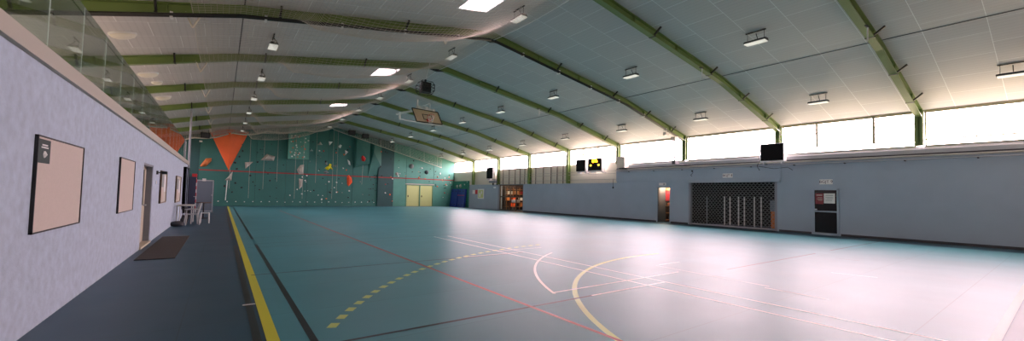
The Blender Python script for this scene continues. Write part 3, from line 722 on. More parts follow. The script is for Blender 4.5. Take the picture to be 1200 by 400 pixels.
dome(16.72, 4.37, .27, M['grh'], PY-.1, 'grey round dome'); dome(18.51, 3.8, .24, mat('dome_dark', (54, 74, 74), .6), PY-.1, 'dark round dome'); dome(15.13, 3.45, .17, M['greyv'], PY-.1, 'small pale dome')
# red safety line
for x0, x1, yy in ((-1.6, 13.1, PY), (13.12, 14.75, PY-.18), (14.77, 21.9, PY-.1)):
    W(MB().box(x0, x1, yy-.006, yy, 2.96, 3.06), 'red_height_line', M['redline'], cw)
# belay ropes
for x in (.5, 1.9, 2.95, 4.0, 5.4, 6.05, 7.2, 8.7, 9.1, 11.5): W(MB().tube([(x, PY-.6 if 4.7 < x < 6.6 or 10.6 < x < 12.2 else PY-.12, top(x)-.1), (x+.02, PY-.1 if not (4.7 < x < 6.6) else PY-.6, random.choice((.7, 1.5, 2.2)))], .012, 5), 'belay_rope', M['greyv'], cw)
W(MB().tube([(.36, PY-.3, 2.2), (.3, PY-.2, .5)], .035, 6), 'belay_rope', M['whitev'], cw)
# holds
def hold_mesh(seed):
    rnd = random.Random(seed); bm = bmesh.new(); bmesh.ops.create_icosphere(bm, subdivisions=1, radius=1)
    for v in bm.verts: v.co *= rnd.uniform(.75, 1.2); v.co.y *= .6
    me = bpy.data.meshes.new('climbing_hold'); bm.to_mesh(me); bm.free(); return me
hm = [hold_mesh(i) for i in range(5)]
cols = ['blkh']*9+['whitev']*5+['orh']*2+['grh']*3+['redh']+['wood']
variants = {}
def hvar(i, c):
    if (i, c) not in variants:
        me = hm[i].copy(); me.materials.append(M[c]); variants[(i, c)] = me
    return variants[(i, c)]
spots = []
def scatter(n, x0, x1, z0, z1, y, cc=None, s=(.045, .10)):
    for _ in range(n):
        x = random.uniform(x0, x1); z = random.uniform(z0, min(z1, top(x)-.5)); spots.append((x, y, z, random.uniform(*s), cc or random.choice(cols)))
scatter(34, 14.9, 21.7, 2.6, 5.6, PY-.11); scatter(12, 19.6, 21.7, .3, 2.6, PY-.11); scatter(16, 13.2, 14.7, .4, 6, PY-.19)
scatter(22, 12.2, 13.1, .5, 5.8, PY, 'blkh')
for _ in range(2): scatter(9, 4.9, 6.4, 4.5, 6.5, PY-.56, 'orh', (.04, .08)); scatter(12, 4.9, 6.4, 4.4, 6.6, PY-.56, 'whitev', (.04, .09))
scatter(20, 6.6, 10.4, 3.3, 6.4, PY); scatter(12, 4.9, 8.0, .8, 2.9, PY, 'whitev', (.04, .08)); scatter(22, 6.8, 12.0, .6, 2.9, PY)
for q in range(26): spots.append((-.2+q*.62, PY, .38+random.uniform(-.04, .04), .055, 'whitev'))
for x, z in ((.45, 5.2), (1.25, 5.4), (1.15, 4.3), (1.35, 4.8), (.85, 3.75), (1.0, 3.2), (2.0, 2.7), (.95, 2.0), (1.4, 1.6), (.2, 1.7), (.75, 1.2), (2.5, 3.9), (3.5, 2.3)): spots.append((x, PY, z, .10, 'blkh'))
scatter(22, 2.2, 4.6, .7, 5.6, PY, 'blkh', (.04, .075))
random.shuffle(spots)
spots.sort(key=lambda s: -s[3]*(1 if s[4] != 'blkh' else .8))
for i, (x, y, z, s, c) in enumerate(spots[:100]):
    o = bpy.data.objects.new('climbing_hold', hvar(i % 5, c)); COL.objects.link(o); o.parent = cw
    o.location = V((x, y, z))-cw.location; o.scale = (s, s, s*random.uniform(.7, 1)); o.rotation_euler = (0, random.uniform(0, 6), 0)
rest = {}
mbr = MB(); mats_idx = []
order = sorted(set(c for *_, c in spots[100:]))
for x, y, z, s, c in spots[100:]:
    me = hm[random.randrange(5)]
    mbr.add([(x+v.co.x*s, y+v.co.y*s, z+v.co.z*s*.85) for v in me.vertices], [tuple(p.vertices) for p in me.polygons]); mats_idx += [order.index(c)]*len(me.polygons)
o = W(mbr, 'small_climbing_holds', M[order[0]], cw)
for c in order[1:]: o.data.materials.append(M[c])
for p, mi in zip(o.data.polygons, mats_idx): p.material_index = mi
o['kind'] = 'stuff'
# sensor box at the top left
tag(MB().box(-1.66, -1.46, PY-.2, PY, 5.3, 5.42).build('wall_lamp', M['wht'], None, bevel=.01), 'small white lamp at the top left corner of the climbing wall', 'lamp')
for x, lab in ((10.0, 'left of two black loudspeakers under the roof by the climbing wall'), (11.3, 'right of two black loudspeakers under the roof by the climbing wall'), (-1.25, 'black loudspeaker above the left edge of the orange pyramid')):
    z = zb(x)-.35
    t = thing('loudspeaker', lab, 'loudspeaker', (x, 40.6, z), 'loudspeakers above the climbing wall')
    yo = 0
    W(MB().box(x-.3, x+.3, 40.4+yo, 40.8+yo, z, z+.42), 'cabinet', M['blk'], t, bevel=.02)
    W(MB().box(x-.25, x+.25, 40.38+yo, 40.4+yo, z+.04, z+.38), 'grille', M['drk'], t)
    W(MB().tube([(x-.2, 40.6+yo, z+.4), (x-.2, 40.6+yo, zc(x-.2)-.01)], .015, 6).tube([(x+.2, 40.6+yo, z+.4), (x+.2, 40.6+yo, zc(x+.2)-.01)], .015, 6), 'bracket', M['blk'], t)
# double door in the climbing wall
yd = PY-.1
d2 = struct(MB().box(16.17, 16.27, yd-.03, yd+.12, 0, 2.35).box(19.28, 19.38, yd-.03, yd+.12, 0, 2.35).box(17.72, 17.83, yd-.03, yd+.12, 0, 2.3).box(16.17, 19.38, yd-.03, yd+.12, 2.28, 2.36).build('door_2', M['doorf']))
for x0, x1 in ((16.28, 17.71), (17.84, 19.27)):
    l = SUB(MB().box(x0, x1, yd+.02, yd+.07, .01, 2.27), 'door_leaf', M['doory'], d2, bevel=.005)
    SUB(MB().box(x0+.12, x0+.2, yd-.03, yd+.02, 1.0, 1.2), 'handle', M['blk'], l)
struct(MB().box(16.1, 19.45, PY-.17, PY-.1, 2.37, 2.47).build('trim_6', M['greyv']))

# green return panel on the right wall with blue mats leaning on it
t = thing('climbing_return_panel', 'green climbing panel fixed to the right wall behind the blue mats', 'panel', (XR, 40.3, 0))
W(MB().box(XR-.12, XR, 38.5, 42.0, 0, 2.9), 'panel', M['tealfloorbox'], t)
for y_, z_, r_ in ((40.2, 2.35, .22), (41.0, 2.3, .18), (39.3, 2.5, .08), (38.75, 2.78, .06)):
    W(MB().lathe([(r_, 0), (r_*.8, r_*.5), (r_*.3, r_*.8)], n=12).add([], []), 'round_hold', M['greyv'] if r_ > .1 else M['whitev'], t, smooth=True)
    h = t.children[-1]; h.location = V((XR-.12, y_, z_))-t.location; h.rotation_euler = (0, -math.pi/2, 0)
def gym_mat(y0, y1, label, lean, h):
    t = thing('gym_mat', label, 'mat', (XR-.4, (y0+y1)/2, 0), 'blue gym mats in the right corner')
    x0 = XR-.14; mb = MB()
    mb.prism([(x0-lean-.22, .0), (x0-lean, .0), (x0-.02, h), (x0-.22, h)], 'y', y0, y1)
    W(mb, 'cover', M['matblue'], t, bevel=.03)
    mb = MB(); a = (x0-lean-.22); b = x0-.22
    for z in (.25, h-.25):
        xx = a+(b-a)*z/h; mb.box(xx-.012, xx+.02, y0+.3, y0+.5, z-.05, z+.05); mb.box(xx-.012, xx+.02, y1-.5, y1-.3, z-.05, z+.05)
    W(mb, 'handle', M['blk'], t)
gym_mat(40.35, 41.9, 'wide blue gym mat leaning in the corner beside the climbing wall', .25, 2.0)
m2 = gym_mat(38.7, 40.2, 'blue gym mat with red stripe leaning nearer the notice board', .18, 2.0)
tag(MB().box(XR-.52, XR-.46, 38.72, 40.18, 1.28, 1.33).build('mat_strap', M['redst']), 'thin red strap across the front blue mat', 'strap')

# ------------------------------------------------------------------ right wall: notices, doors, grille, screens
t = thing('notice_board', 'white edged notice board on the far blue-grey wall panel', 'notice board', (XR, 36, 1), None)
W(MB().box(XR-.03, XR, 35.4, 36.6, 1.0, 2.02), 'frame', M['wht'], t)
W(MB().box(XR-.035, XR-.03, 35.5, 36.5, 1.1, 1.92), 'board_panel', M['doory'], t); W(MB().box(XR-.04, XR-.034, 36.0, 36.3, 1.2, 1.6).box(XR-.04, XR-.034, 35.7, 35.9, 1.5, 1.8), 'paper', M['paper'], t)
tag(MB().box(XR-.02, XR, 36.68, 37.15, 1.48, 1.92).build('poster', M['redst']), 'red poster beside the far notice board', 'poster')
tag(MB().box(XR-.02, XR, 37.2, 37.7, 1.5, 1.9).build('poster', M['paper']), 'white poster left of the red poster', 'poster')
# a small projecting box by the end of the blue panel
t = thing('wall_socket', 'white socket plate high on the far blue-grey wall panel', 'socket', (XR, 33.3, 2.1))
W(MB().box(XR-.02, XR, 33.2, 33.6, 2.1, 2.25), 'plate', M['wht'], t)

# glazed doorway door_3 with store behind
mb = MB(); xa, xb = XR+.02, XR+.10
for y_ in (28.75, 29.8, 30.75, 31.6, 32.42): mb.box(xa, xb, y_-.0, y_+.08, 0, 2.44)
mb.box(xa, xb, 28.75, 32.5, 2.36, 2.44); mb.box(xa, xb, 28.75, 32.5, 1.24, 1.34); mb.box(xa, xb, 28.75, 32.5, 0, .08)
d3 = struct(mb.build('door_3', M['brown']))
SUB(MB().box(xa+.03, xa+.04, 28.83, 32.42, .08, 2.36), 'glass', M['pane'], d3)
struct(MB().box(XR-.04, XR+.05, 32.5, 32.75, 0, 2.45).build('trim_7', M['grey']))
def room(y0, y1, z1, d, m, name='wall_store'):
    x1 = XO+d; mb = MB()
    mb.box(x1, x1+.1, y0-.1, y1+.1, 0, z1); mb.box(XO, x1, y0-.2, y0-.1, 0, z1); mb.box(XO, x1, y1+.1, y1+.2, 0, z1); mb.box(XO-.0, x1+.1, y0-.2, y1+.2, z1, z1+.1)
    return struct(mb.build(name, m))
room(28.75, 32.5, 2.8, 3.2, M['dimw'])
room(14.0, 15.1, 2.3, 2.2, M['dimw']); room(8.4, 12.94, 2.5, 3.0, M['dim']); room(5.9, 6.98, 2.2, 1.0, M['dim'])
# warm lamps that burn in the two store rooms
def lampbox(x, y, z, col, e, label, sx=.5, sy=.1):
    t = thing('store_lamp', label, 'lamp', (x, y, z))
    W(MB().box(x-sx/2, x+sx/2, y-sy/2, y+sy/2, z-.05, z), 'tube', mat('lampglow%d' % int(e*10), (255, 230, 190), .5, emit=col, estr=e), t)
    W(MB().box(x-sx/2-.03, x+sx/2+.03, y-sy/2-.02, y+sy/2+.02, z, z+.045), 'housing', M['wht'], t)
lampbox(XO+1.0, 30.6, 2.74, (255, 225, 190), 9, 'warm tube lamp on the ceiling of the glazed store room', 1.2, .15)
lampbox(XO+.3, 14.55, 2.25, (255, 225, 190), 22, 'warm tube lamp on the ceiling behind the open doorway', .8, .15)
# store contents behind glazed doors
t = thing('wooden_table', 'wooden table inside the glazed store room', 'table', (XO+.65, 31.0, 0))
W(MB().box(XO+.2, XO+1.1, 30.4, 31.7, .70, .75), 'tabletop', M['wood2'], t)
for x in (XO+.25, XO+1.05):
    for y_ in (30.45, 31.65): W(MB().box(x-.03, x+.03, y_-.03, y_+.03, 0, .7), 'leg', M['wood2'], t)
tag(MB().box(XO+.35, XO+.8, 30.6, 31.4, .75, 1.02).build('cardboard_box', M['paper'], None, bevel=.02), 'pale box standing on the store room table', 'box')
t = thing('shelving_unit', 'wooden shelving with boxes inside the glazed store room', 'shelf', (XO+1.3, 32.3, 0))
for z in (.3, .9, 1.5, 2.0): W(MB().box(XO+.25, XO+2.6, 32.05, 32.55, z, z+.04), 'shelf_board', M['wood2'], t)
for x_ in (.25, 1.0, 1.8, 2.55): W(MB().box(XO+x_, XO+x_+.05, 32.05, 32.1, 0, 2.2), 'upright', M['wood2'], t)
for q, (y_, z, m, w, h) in enumerate(((29.3, .94, 'wood', .5, .4), (30.3, .94, 'orh', .4, .3), (31.4, .94, 'paper', .6, .35), (29.4, 1.54, 'greyv', .6, .3), (30.5, 1.54, 'wood2', .5, .35), (31.5, 1.54, 'dred', .5, .3), (29.9, .34, 'orh', .6, .4), (31.5, .34, 'wood', .5, .4))):
    cl = {'wood': 'orange-brown', 'orh': 'bright orange', 'paper': 'white', 'greyv': 'grey', 'wood2': 'tan', 'dred': 'dark red'}[m]; sh = {.94: 'middle', 1.54: 'upper', .34: 'bottom'}[z]
    xq = XO+.33+(y_-29.3)*.78; tag(MB().box(xq, xq+w, 32.15, 32.5, z, z+h).build('storage_box', M[m], None, bevel=.01), cl+' box on the '+sh+' shelf inside the glazed store room', 'box', 'boxes on the store room shelves')

# door_4: narrow opening with its leaf folded in
d4 = struct(MB().box(XR-.01, XO, 15.0, 15.05, 0, 2.19).box(XR-.01, XO, 14.13, 14.18, 0, 2.19).box(XR-.01, XO, 14.13, 15.05, 2.14, 2.19).build('door_4', M['rwall']))
l = SUB(MB().box(XR+.1, XR+.9, 14.95, 15.0, .01, 2.14), 'door_leaf', M['drk'], d4)
SUB(MB().box(XR-.03, XR+.04, 14.93, 14.99, .01, 2.14), 'door_edge', M['drk'], d4)
SUB(MB().box(XR-.12, XR-.05, 14.84, 14.9, 1.0, 1.12), 'handle', M['blk'], d4)
t = thing('shelf_rack', 'wooden rack of gear seen through the open doorway', 'shelf', (XO+.7, 14.6, 0))
for z in (.12, .55, 1.0): W(MB().box(XO+.5, XO+.9, 14.1, 15.0, z, z+.04), 'shelf_board', M['wood2'], t)
W(MB().box(XO+.5, XO+.56, 14.95, 15.02, 0, 2.1).box(XO+.5, XO+.56, 14.08, 14.14, 0, 2.1).box(XO+.5, XO+.56, 14.1, 15.0, 1.98, 2.12), 'upright', M['wood2'], t)
p = W(MB().box(XO+.46, XO+.5, 14.12, 14.98, 1.32, 1.97), 'red_board', M['dred'], t)
SUB(MB().tube([(XO+.455, 14.62, 1.75), (XO+.455, 14.52, 1.76), (XO+.455, 14.47, 1.68), (XO+.455, 14.58, 1.6), (XO+.455, 14.5, 1.5), (XO+.455, 14.6, 1.44)], .03, 6), 'emblem', M['blkh'], p)
for i, (y_, z, r, m, lb_) in enumerate(((14.3, 1.14, .10, 'orh', 'orange ball on the top shelf of the doorway rack'), (14.6, 1.13, .09, 'paper', 'white ball on the top shelf of the doorway rack'), (14.85, 1.13, .09, 'wood', 'tan ball on the top shelf of the doorway rack'),
        (14.35, .69, .1, 'blkh', 'black ball on the middle shelf of the doorway rack'), (14.65, .70, .11, 'grh', 'grey ball on the middle shelf of the doorway rack'), (14.4, .27, .11, 'paper', 'white ball on the bottom shelf of the doorway rack'), (14.75, .27, .11, 'drk', 'dark ball on the bottom shelf of the doorway rack'))):
    prof = [(max(.001, r*math.sin(math.pi*k/8)), -r*math.cos(math.pi*k/8)) for k in range(9)]
    tag(MB().lathe(prof, (XO+.68, y_, z+.0), 14).build('ball', M[m], None, smooth=True), lb_, 'ball', 'balls on the doorway rack')

# exit sign above door_4
t = thing('exit_sign', 'small white exit sign above the open red-board doorway', 'sign', (XR, 14.6, 2.35))
W(MB().box(XR-.09, XR-.07, 14.38, 14.86, 2.26, 2.42), 'sign_panel', M['paper'], t)
W(MB().box(XR-.07, XR, 14.5, 14.74, 2.3, 2.38), 'mounting_block', M['wht'], t)
W(MB().box(XR-.092, XR-.09, 14.44, 14.56, 2.29, 2.39), 'pictogram', M['paper_t'], t)

# roller shutter grille
t = thing('roller_grille', 'closed black mesh roller grille with white posts visible behind', 'shutter', (XR+.1, 10.67, 0))
mb = MB(); ya, yb_ = 8.5, 12.84; xg = XR+.10; n = 0
rows = 22; per = 48
for r_ in range(rows+1):
    z0 = .1+(2.3)*r_/rows
    for q in range(per):
        y0_ = ya+(yb_-ya)*q/per; y1_ = ya+(yb_-ya)*(q+1)/per; dz = .035*(1 if (q+r_) % 2 else -1)
        mb.bar((xg, y0_, z0-dz), (xg, y1_, z0+dz), .012, .014)
W(mb, 'wire_mesh', M['wire'], t)
W(MB().box(XR+.02, XR+.18, 8.38, 8.5, 0, 2.45), 'guide_rail', M['grey'], t)
W(MB().box(XR+.02, XR+.18, 12.84, 12.96, 0, 2.45), 'guide_rail', M['grey'], t)
W(MB().box(XR+.06, XR+.14, 8.5, 12.84, .02, .12), 'bottom_bar', M['grey'], t)
W(MB().prism([(XR-.22, 2.40), (XR-.02, 2.40), (XR+0, 2.56), (XR-.16, 2.56)], 'y', 8.2, 13.0), 'canopy', M['rwall'], t)
for i, y_ in enumerate((9.42, 9.75, 10.25, 10.55, 11.0, 11.3, 12.3)):
    where_ = ['rightmost', 'second from the right', 'third from the right', 'middle', 'third from the left', 'second from the left', 'leftmost'][i]
    t = thing('net_post', where_+' white post standing in the dark store behind the grille', 'post', (XO+.5, y_, 0), 'white posts behind the grille')
    W(MB().tube([(XO+.5, y_, 0), (XO+.5, y_, 1.65)], .035, 8), 'shaft', M['wht'] if i < 6 else M['grey'], t)
    W(MB().lathe([(.14, 0), (.14, .03), (.05, .06)], (XO+.5, y_, 0), 12), 'base', M['grey'], t)
tag(MB().box(XO+.2, XO+.5, 8.6, 8.85, 0, .95).build('wooden_crate', M['wood'], None, bevel=.01), 'tall orange-brown crate at the right end behind the grille', 'crate')
tag(MB().box(XO+.2, XO+.5, 8.6, 8.9, .95, 1.5).build('blue_bin', M['screen'], None, bevel=.02), 'grey-blue bin on the crate behind the grille', 'bin')
def roomsign(y0, y1, z0, z1, txt, label):
    t = thing('room_sign', label, 'sign', (XR, (y0+y1)/2, z0), 'white room signs')
    xx = XR-.07 if y0 > 8.3 else XR
    W(MB().box(xx-.012, xx, y0, y1, z0, z1), 'sign_panel', M['paper'], t)
    text(txt, (z1-z0)*.78, M['ink'], t, V((xx-.014, (y0+y1)/2, (z0+z1)/2))-t.location, (math.radians(90), 0, math.radians(-90)))
roomsign(6.18, 6.66, 2.27, 2.49, 'BGJT 9', 'small white sign reading BGJT 9 above the dark glazed door')
roomsign(10.45, 10.97, 2.66, 2.88, 'BGJT 8', 'small white sign reading BGJT 8 above the roller grille')

# door_5: dark glazed door with posters
d5 = struct(MB().box(XR-.04, XR+.06, 5.96, 6.03, 0, 2.08).box(XR-.04, XR+.06, 6.85, 6.92, 0, 2.08).box(XR-.04, XR+.06, 5.96, 6.92, 2.01, 2.08).box(XR-.03, XR+.05, 6.03, 6.85, 1.02, 1.08).box(XR-.03, XR+.05, 6.03, 6.85, 0, .1).build('door_5', M['rwall']))
SUB(MB().box(XR+.0, XR+.01, 6.03, 6.85, .1, 1.02), 'glass', M['dglass'], d5); SUB(MB().box(XR+.0, XR+.01, 6.03, 6.85, 1.08, 2.01), 'glass', M['dglass'], d5)
SUB(MB().box(XR-.05, XR-.02, 6.76, 6.84, 1.10, 1.16), 'handle', M['silver'], d5)
p = tag(MB().box(XR-.008, XR, 6.52, 6.82, 1.38, 1.86).build('poster', M['dred']), 'dark red poster in the upper glass of the right door', 'poster')
SUB(MB().box(XR-.010, XR-.008, 6.56, 6.78, 1.76, 1.80).box(XR-.010, XR-.008, 6.56, 6.74, 1.66, 1.68).box(XR-.010, XR-.008, 6.56, 6.76, 1.60, 1.62).box(XR-.010, XR-.008, 6.56, 6.72, 1.54, 1.56), 'printed_lines', M['board'], p)
p = tag(MB().box(XR-.008, XR, 6.1, 6.5, 1.42, 1.86).build('poster', M['paper']), 'white printed poster beside the dark red one in the door glass', 'poster')
SUB(MB().box(XR-.010, XR-.008, 6.16, 6.44, 1.76, 1.79).box(XR-.010, XR-.008, 6.16, 6.44, 1.68, 1.70).box(XR-.010, XR-.008, 6.16, 6.40, 1.62, 1.64).box(XR-.010, XR-.008, 6.2, 6.44, 1.54, 1.56), 'printed_lines', M['paper_t'], p)

# wall screens
def screen(y0, y1, z0, z1, x, label, depth=.3):
    t = thing('wall_screen', label, 'screen', (x, (y0+y1)/2, z0), 'black wall screens')
    W(MB().box(x-depth, x, y0, y1, z0, z1), 'housing', M['wht'], t, bevel=.01)
    W(MB().box(x-depth-.015, x-depth, y0+.04, y1-.04, z0+.05, z1-.03), 'display', M['tvs'], t)
    W(MB().box(x-depth+.05, XR, y0+.1, y0+.16, z0-.12, z0-.0).box(x-depth+.05, XR, y1-.16, y1-.1, z0-.12, z0), 'bracket', M['silver'], t)
    return t
s1 = screen(7.9, 8.95, 3.37, 4.25, 21.78, 'large black screen in a white housing at the window sill above the grille')
W(MB().tube([(21.6, 9.05, 4.2), (21.65, 9.12, 3.8), (21.7, 9.05, 3.45), (21.75, 9.2, 3.2), (21.8, 9.1, 2.98)], .015, 6).tube([(21.85, 9.2, 3.2), (21.88, 8.5, 3.05), (21.9, 7.9, 3.1), (21.9, 7.7, 2.95)], .012, 6), 'cable', M['blk'], s1)
screen(20.68, 21.66, 3.28, 4.2, 21.75, 'black screen immediately left of the scoreboard')
screen(33.05, 34.2, 3.0, 4.15, 21.75, 'small black screen on the far right, between the last windows')
t = thing('scoreboard', 'white framed scoreboard with lit orange digits on the right wall', 'scoreboard', (21.7, 19.8, 3.28), None)
W(MB().box(21.5, 21.75, 19.15, 20.5, 3.26, 4.22), 'housing', M['wht'], t, bevel=.01)
W(MB().box(21.485, 21.5, 19.22, 20.44, 3.36, 4.19), 'face', M['ledd'], t)
text('8:16', .30, M['led'], t, V((21.48, 19.82, 4.02))-t.location, (math.radians(90), 0, math.radians(-90)), 'digits')
text('00', .2, M['ledy'], t, V((21.48, 20.2, 3.72))-t.location, (math.radians(90), 0, math.radians(-90)), 'digits')
text('00', .2, M['ledy'], t, V((21.48, 19.45, 3.72))-t.location, (math.radians(90), 0, math.radians(-90)), 'digits')
W(MB().box(21.7, XR+.18, 19.3, 19.36, 3.2, 3.26).box(21.7, XR+.18, 20.3, 20.36, 3.2, 3.26), 'bracket', M['silver'], t)
t = thing('wall_heater', 'cream box heater on the sill between the scoreboard and the chain drop', 'heater', (21.7, 17.5, 3.5))
W(MB().box(21.42, 21.85, 17.15, 17.8, 3.44, 4.18), 'casing', M['offw'], t, bevel=.015)
mb = MB()
for z in (3.55, 3.65, 3.75, 3.85, 3.95, 4.05): mb.box(21.41, 21.42, 17.2, 17.75, z, z+.03)
W(mb, 'grille', M['clad'], t)
W(MB().box(21.5, XR, 17.3, 17.65, 3.36, 3.44), 'bracket', M['drk'], t)

# railing and cladding posts in front of the upper right wall
t = thing('guard_rail', 'dark barred railing with long pipes above the far right wall', 'railing', (XR, 27, 2.47))
for y_ in (23.6, 24.3, 25.05, 26.03, 27.05, 28.6, 29.3, 30.05, 31.01, 32.0): W(MB().box(XR+.0, XR+.05, y_-.025, y_+.025, 2.47, 3.86), 'baluster', M['brown'], t)
W(MB().box(XR+.0, XR+.05, 23.5, 32.2, 3.84, 3.90), 'top_rail', M['brown'], t)
for z in (2.72, 3.12, 3.32):
    W(MB().tube([(XR-.03, 18.3, z), (XR-.03, 32.6, z)], .022, 6), 'rail', M['greyv'], t)
t = thing('service_pipe', 'long pale service pipes running along the right wall below the windows', 'pipe', (XR, 8, 3.2))
W(MB().tube([(XR-.12, YN+.02, 3.34), (XR-.12, 18.2, 3.34)], .03, 8), 'pipe', M['greyv'], t)
W(MB().tube([(XR-.12, YN+.02, 3.22), (XR-.12, 18.2, 3.22)], .02, 8), 'pipe', M['sill'], t)
W(MB().box(XR-.06, XR, YN+.02, 18.2, 3.40, 3.44), 'cable_tray', M['drk'], t)
mb = MB()
for q in range(10): mb.box(XR-.16, XR, q*1.9, q*1.9+.04, 3.16, 3.2)
W(mb, 'pipe_clamp', M['drk'], t)
t = thing('cable_hook', 'small dark cable loop on the wall above the left end of the grille', 'cable', (XR, 12.6, 2.9))
W(MB().tube([(XR-.10, 12.7, 3.06), (XR-.13, 12.62, 3.0), (XR-.10, 12.7, 2.92), (XR-.13, 12.78, 2.85), (XR-.09, 12.7, 2.78)], .016, 6), 'loop', M['drk'], t)
W(MB().box(XR-.12, XR-.07, 12.66, 12.74, 3.04, 3.12), 'clip', M['drk'], t)
t = thing('pull_cord', 'black pull cord hanging from the pipes below the scoreboard', 'cord', (XR, 18.5, 2.0))
W(MB().tube([(XR-.03, 18.5, 2.75), (XR-.03, 18.5, 2.2)], .012, 6), 'cord', M['blk'], t)
W(MB().box(XR-.06, XR-.0, 18.46, 18.54, 2.08, 2.2), 'handle', M['blk'], t)
# box stack near far screen
t = thing('projector', 'grey device bracketed on the wall top below the far black screen', 'projector', (XR-.2, 33.2, 2.6))
W(MB().box(XR-.4, XR-.02, 32.7, 33.9, 2.62, 2.85), 'body', M['grey'], t, bevel=.03)
W(MB().box(XR-.1, XR+.0, 32.9, 33.0, 2.40, 2.62).box(XR-.1, XR+.0, 33.6, 33.7, 2.40, 2.62), 'stand', M['drk'], t)

# ------------------------------------------------------------------ hanging speaker cage
t = thing('speaker_cage', 'black cube speaker cage hanging on a pole from the roof ridge', 'loudspeaker', (7.7, 17.9, 6.2))
cx, cy_, z0, z1 = 7.67, 17.9, 6.2, 6.78
W(MB().tube([(7.9, 17.95, zc(7.9)-.01), (cx, cy_, z1+.1)], .022, 8), 'pole', M['wht'], t)
W(MB().box(cx-.22, cx+.22, cy_-.22, cy_+.22, z0+.06, z1-.04), 'cabinet', M['blk'], t, bevel=.03)
mb = MB(); R0 = .31
for sx in (-1, 1):
    for sy in (-1, 1):
        mb.tube([(cx+sx*R0*.8, cy_+sy*R0*.8, z1), (cx+sx*R0*1.05, cy_+sy*R0*1.05, z1-.15), (cx+sx*R0*1.05, cy_+sy*R0*1.05, z0+.14), (cx+sx*R0*.8, cy_+sy*R0*.8, z0)], .018, 6)
for z, s_ in ((z1, .8), (z1-.15, 1.05), ((z0+z1)/2, 1.05), (z0+.14, 1.05), (z0, .8)):
    mb.tube([(cx-R0*s_, cy_-R0*s_, z), (cx+R0*s_, cy_-R0*s_, z), (cx+R0*s_, cy_+R0*s_, z), (cx-R0*s_, cy_+R0*s_, z)], .014, 6, closed=True)
W(mb, 'cage', M['blk'], t)
for dx, dy in ((0, -1), (1, 0), (0, 1), (-1, 0)):
    o = MB().lathe([(.15, 0), (.14, .02), (.03, .0)], n=14).build('speaker_cone', M['blk'], None); o.parent = t
    o.location = V((cx+dx*.22, cy_+dy*.22, 6.49))-t.location; o.rotation_euler = V((dx, dy, 0)).to_track_quat('Z', 'Y').to_euler()
W(MB().tube([(cx, cy_, z1+.12), (cx, cy_, z1-.06)], .05, 8).bar((cx-.25, cy_, z1), (cx+.25, cy_, z1), .04, .03), 'mount', M['blk'], t)

# ------------------------------------------------------------------ ceiling-hung basketball goal, folded up
t = thing('basketball_goal', 'ceiling hung basketball backboard with red rim on folded white arms', 'basketball goal', (10.4, 23.9, 5.9))
LT, RT, LB, RB = V((9.55, 24.3, 6.85)), V((11.33, 24.3, 6.80)), V((9.65, 23.7, 5.93)), V((11.4, 23.7, 5.93))
nrm = (RT-LT).cross(LB-LT).normalized()
if nrm.y > 0: nrm = -nrm
bk = -nrm*.03
vs = [LT, RT, RB, LB, LT+bk, RT+bk, RB+bk, LB+bk]
b0 = W(MB().add(vs, [(0,1,2,3),(7,6,5,4),(0,4,5,1),(1,5,6,2),(2,6,7,3),(3,7,4,0)]), 'backboard', M['bwood'], t)
ex = (RT-LT).normalized(); ez = (LT-LB).normalized()
mb = MB(); f = nrm*.006
for a, b in ((LT, RT), (RT, RB), (RB, LB), (LB, LT)): mb.bar(a+f, b+f, .05, .05, nrm)
SUB(mb, 'border', M['blk'], b0)
c0 = (LB+RB)/2
mb = MB(); sq = [c0-ex*.3+ez*.25, c0+ex*.3+ez*.25, c0+ex*.3+ez*.68, c0-ex*.3+ez*.68]
for a, b in zip(sq, sq[1:]+sq[:1]): mb.bar(a+f, b+f, .045, .012, nrm)
SUB(mb, 'target_square', M['blk'], b0)
rc = c0+ez*.2+nrm*.38
ring = [rc+ex*.225*math.cos(a)+nrm*.225*math.sin(a) for a in [2*math.pi*k/20 for k in range(20)]]
W(MB().tube(ring, .014, 6, closed=True), 'rim', M['rim'], t)
W(MB().bar(c0+ez*.2, c0+ez*.2+nrm*.16, .3, .05, ez).bar(c0+ez*.1+nrm*.02, c0+ez*.3+nrm*.02, .22, .03, nrm), 'rim_mount', M['rim'], t)
mb = MB()
for k in range(12):
    a = 2*math.pi*k/12; p0 = rc+ex*.22*math.cos(a)+nrm*.22*math.sin(a); p1 = rc+V((0,0,-.35))+ex*.12*math.cos(a+.5)+nrm*.12*math.sin(a+.5); mb.tube([p0, p1], .006, 4)
    a2 = a-1; p1 = rc+V((0,0,-.35))+ex*.12*math.cos(a2+.5)+nrm*.12*math.sin(a2+.5); mb.tube([p0, p1], .006, 4)
W(mb, 'net', M['wht'], t)
HX = V((8.75, 24.35, 6.42)); H2 = V((8.8, 24.35, 6.05))
W(MB().tube([HX, V((10.1, 24.5, 6.86))], .05, 8).tube([HX+V((0,.5,0)), V((10.1, 25.0, 6.86))], .05, 8), 'upper_arm', M['wht'], t)
W(MB().tube([H2, LB+V((0,.1,-.03)), RB+V((0,.1,-.05))], .045, 8), 'lower_arm', M['wht'], t)
W(MB().tube([HX+V((0,-.1,.05)), H2+V((0,-.05,-.05))], .06, 8).tube([HX+V((0,0,0)), HX+V((0,.5,0))], .03, 6), 'hinge', M['wht'], t)
mb = MB()
mb.tube([(10.05, 24.6, 6.8), (10.05, 24.6, zc(10.05)-.02)], .05, 8).tube([(10.9, 24.6, 6.9), (10.9, 24.6, zc(10.9)-.02)], .035, 8)
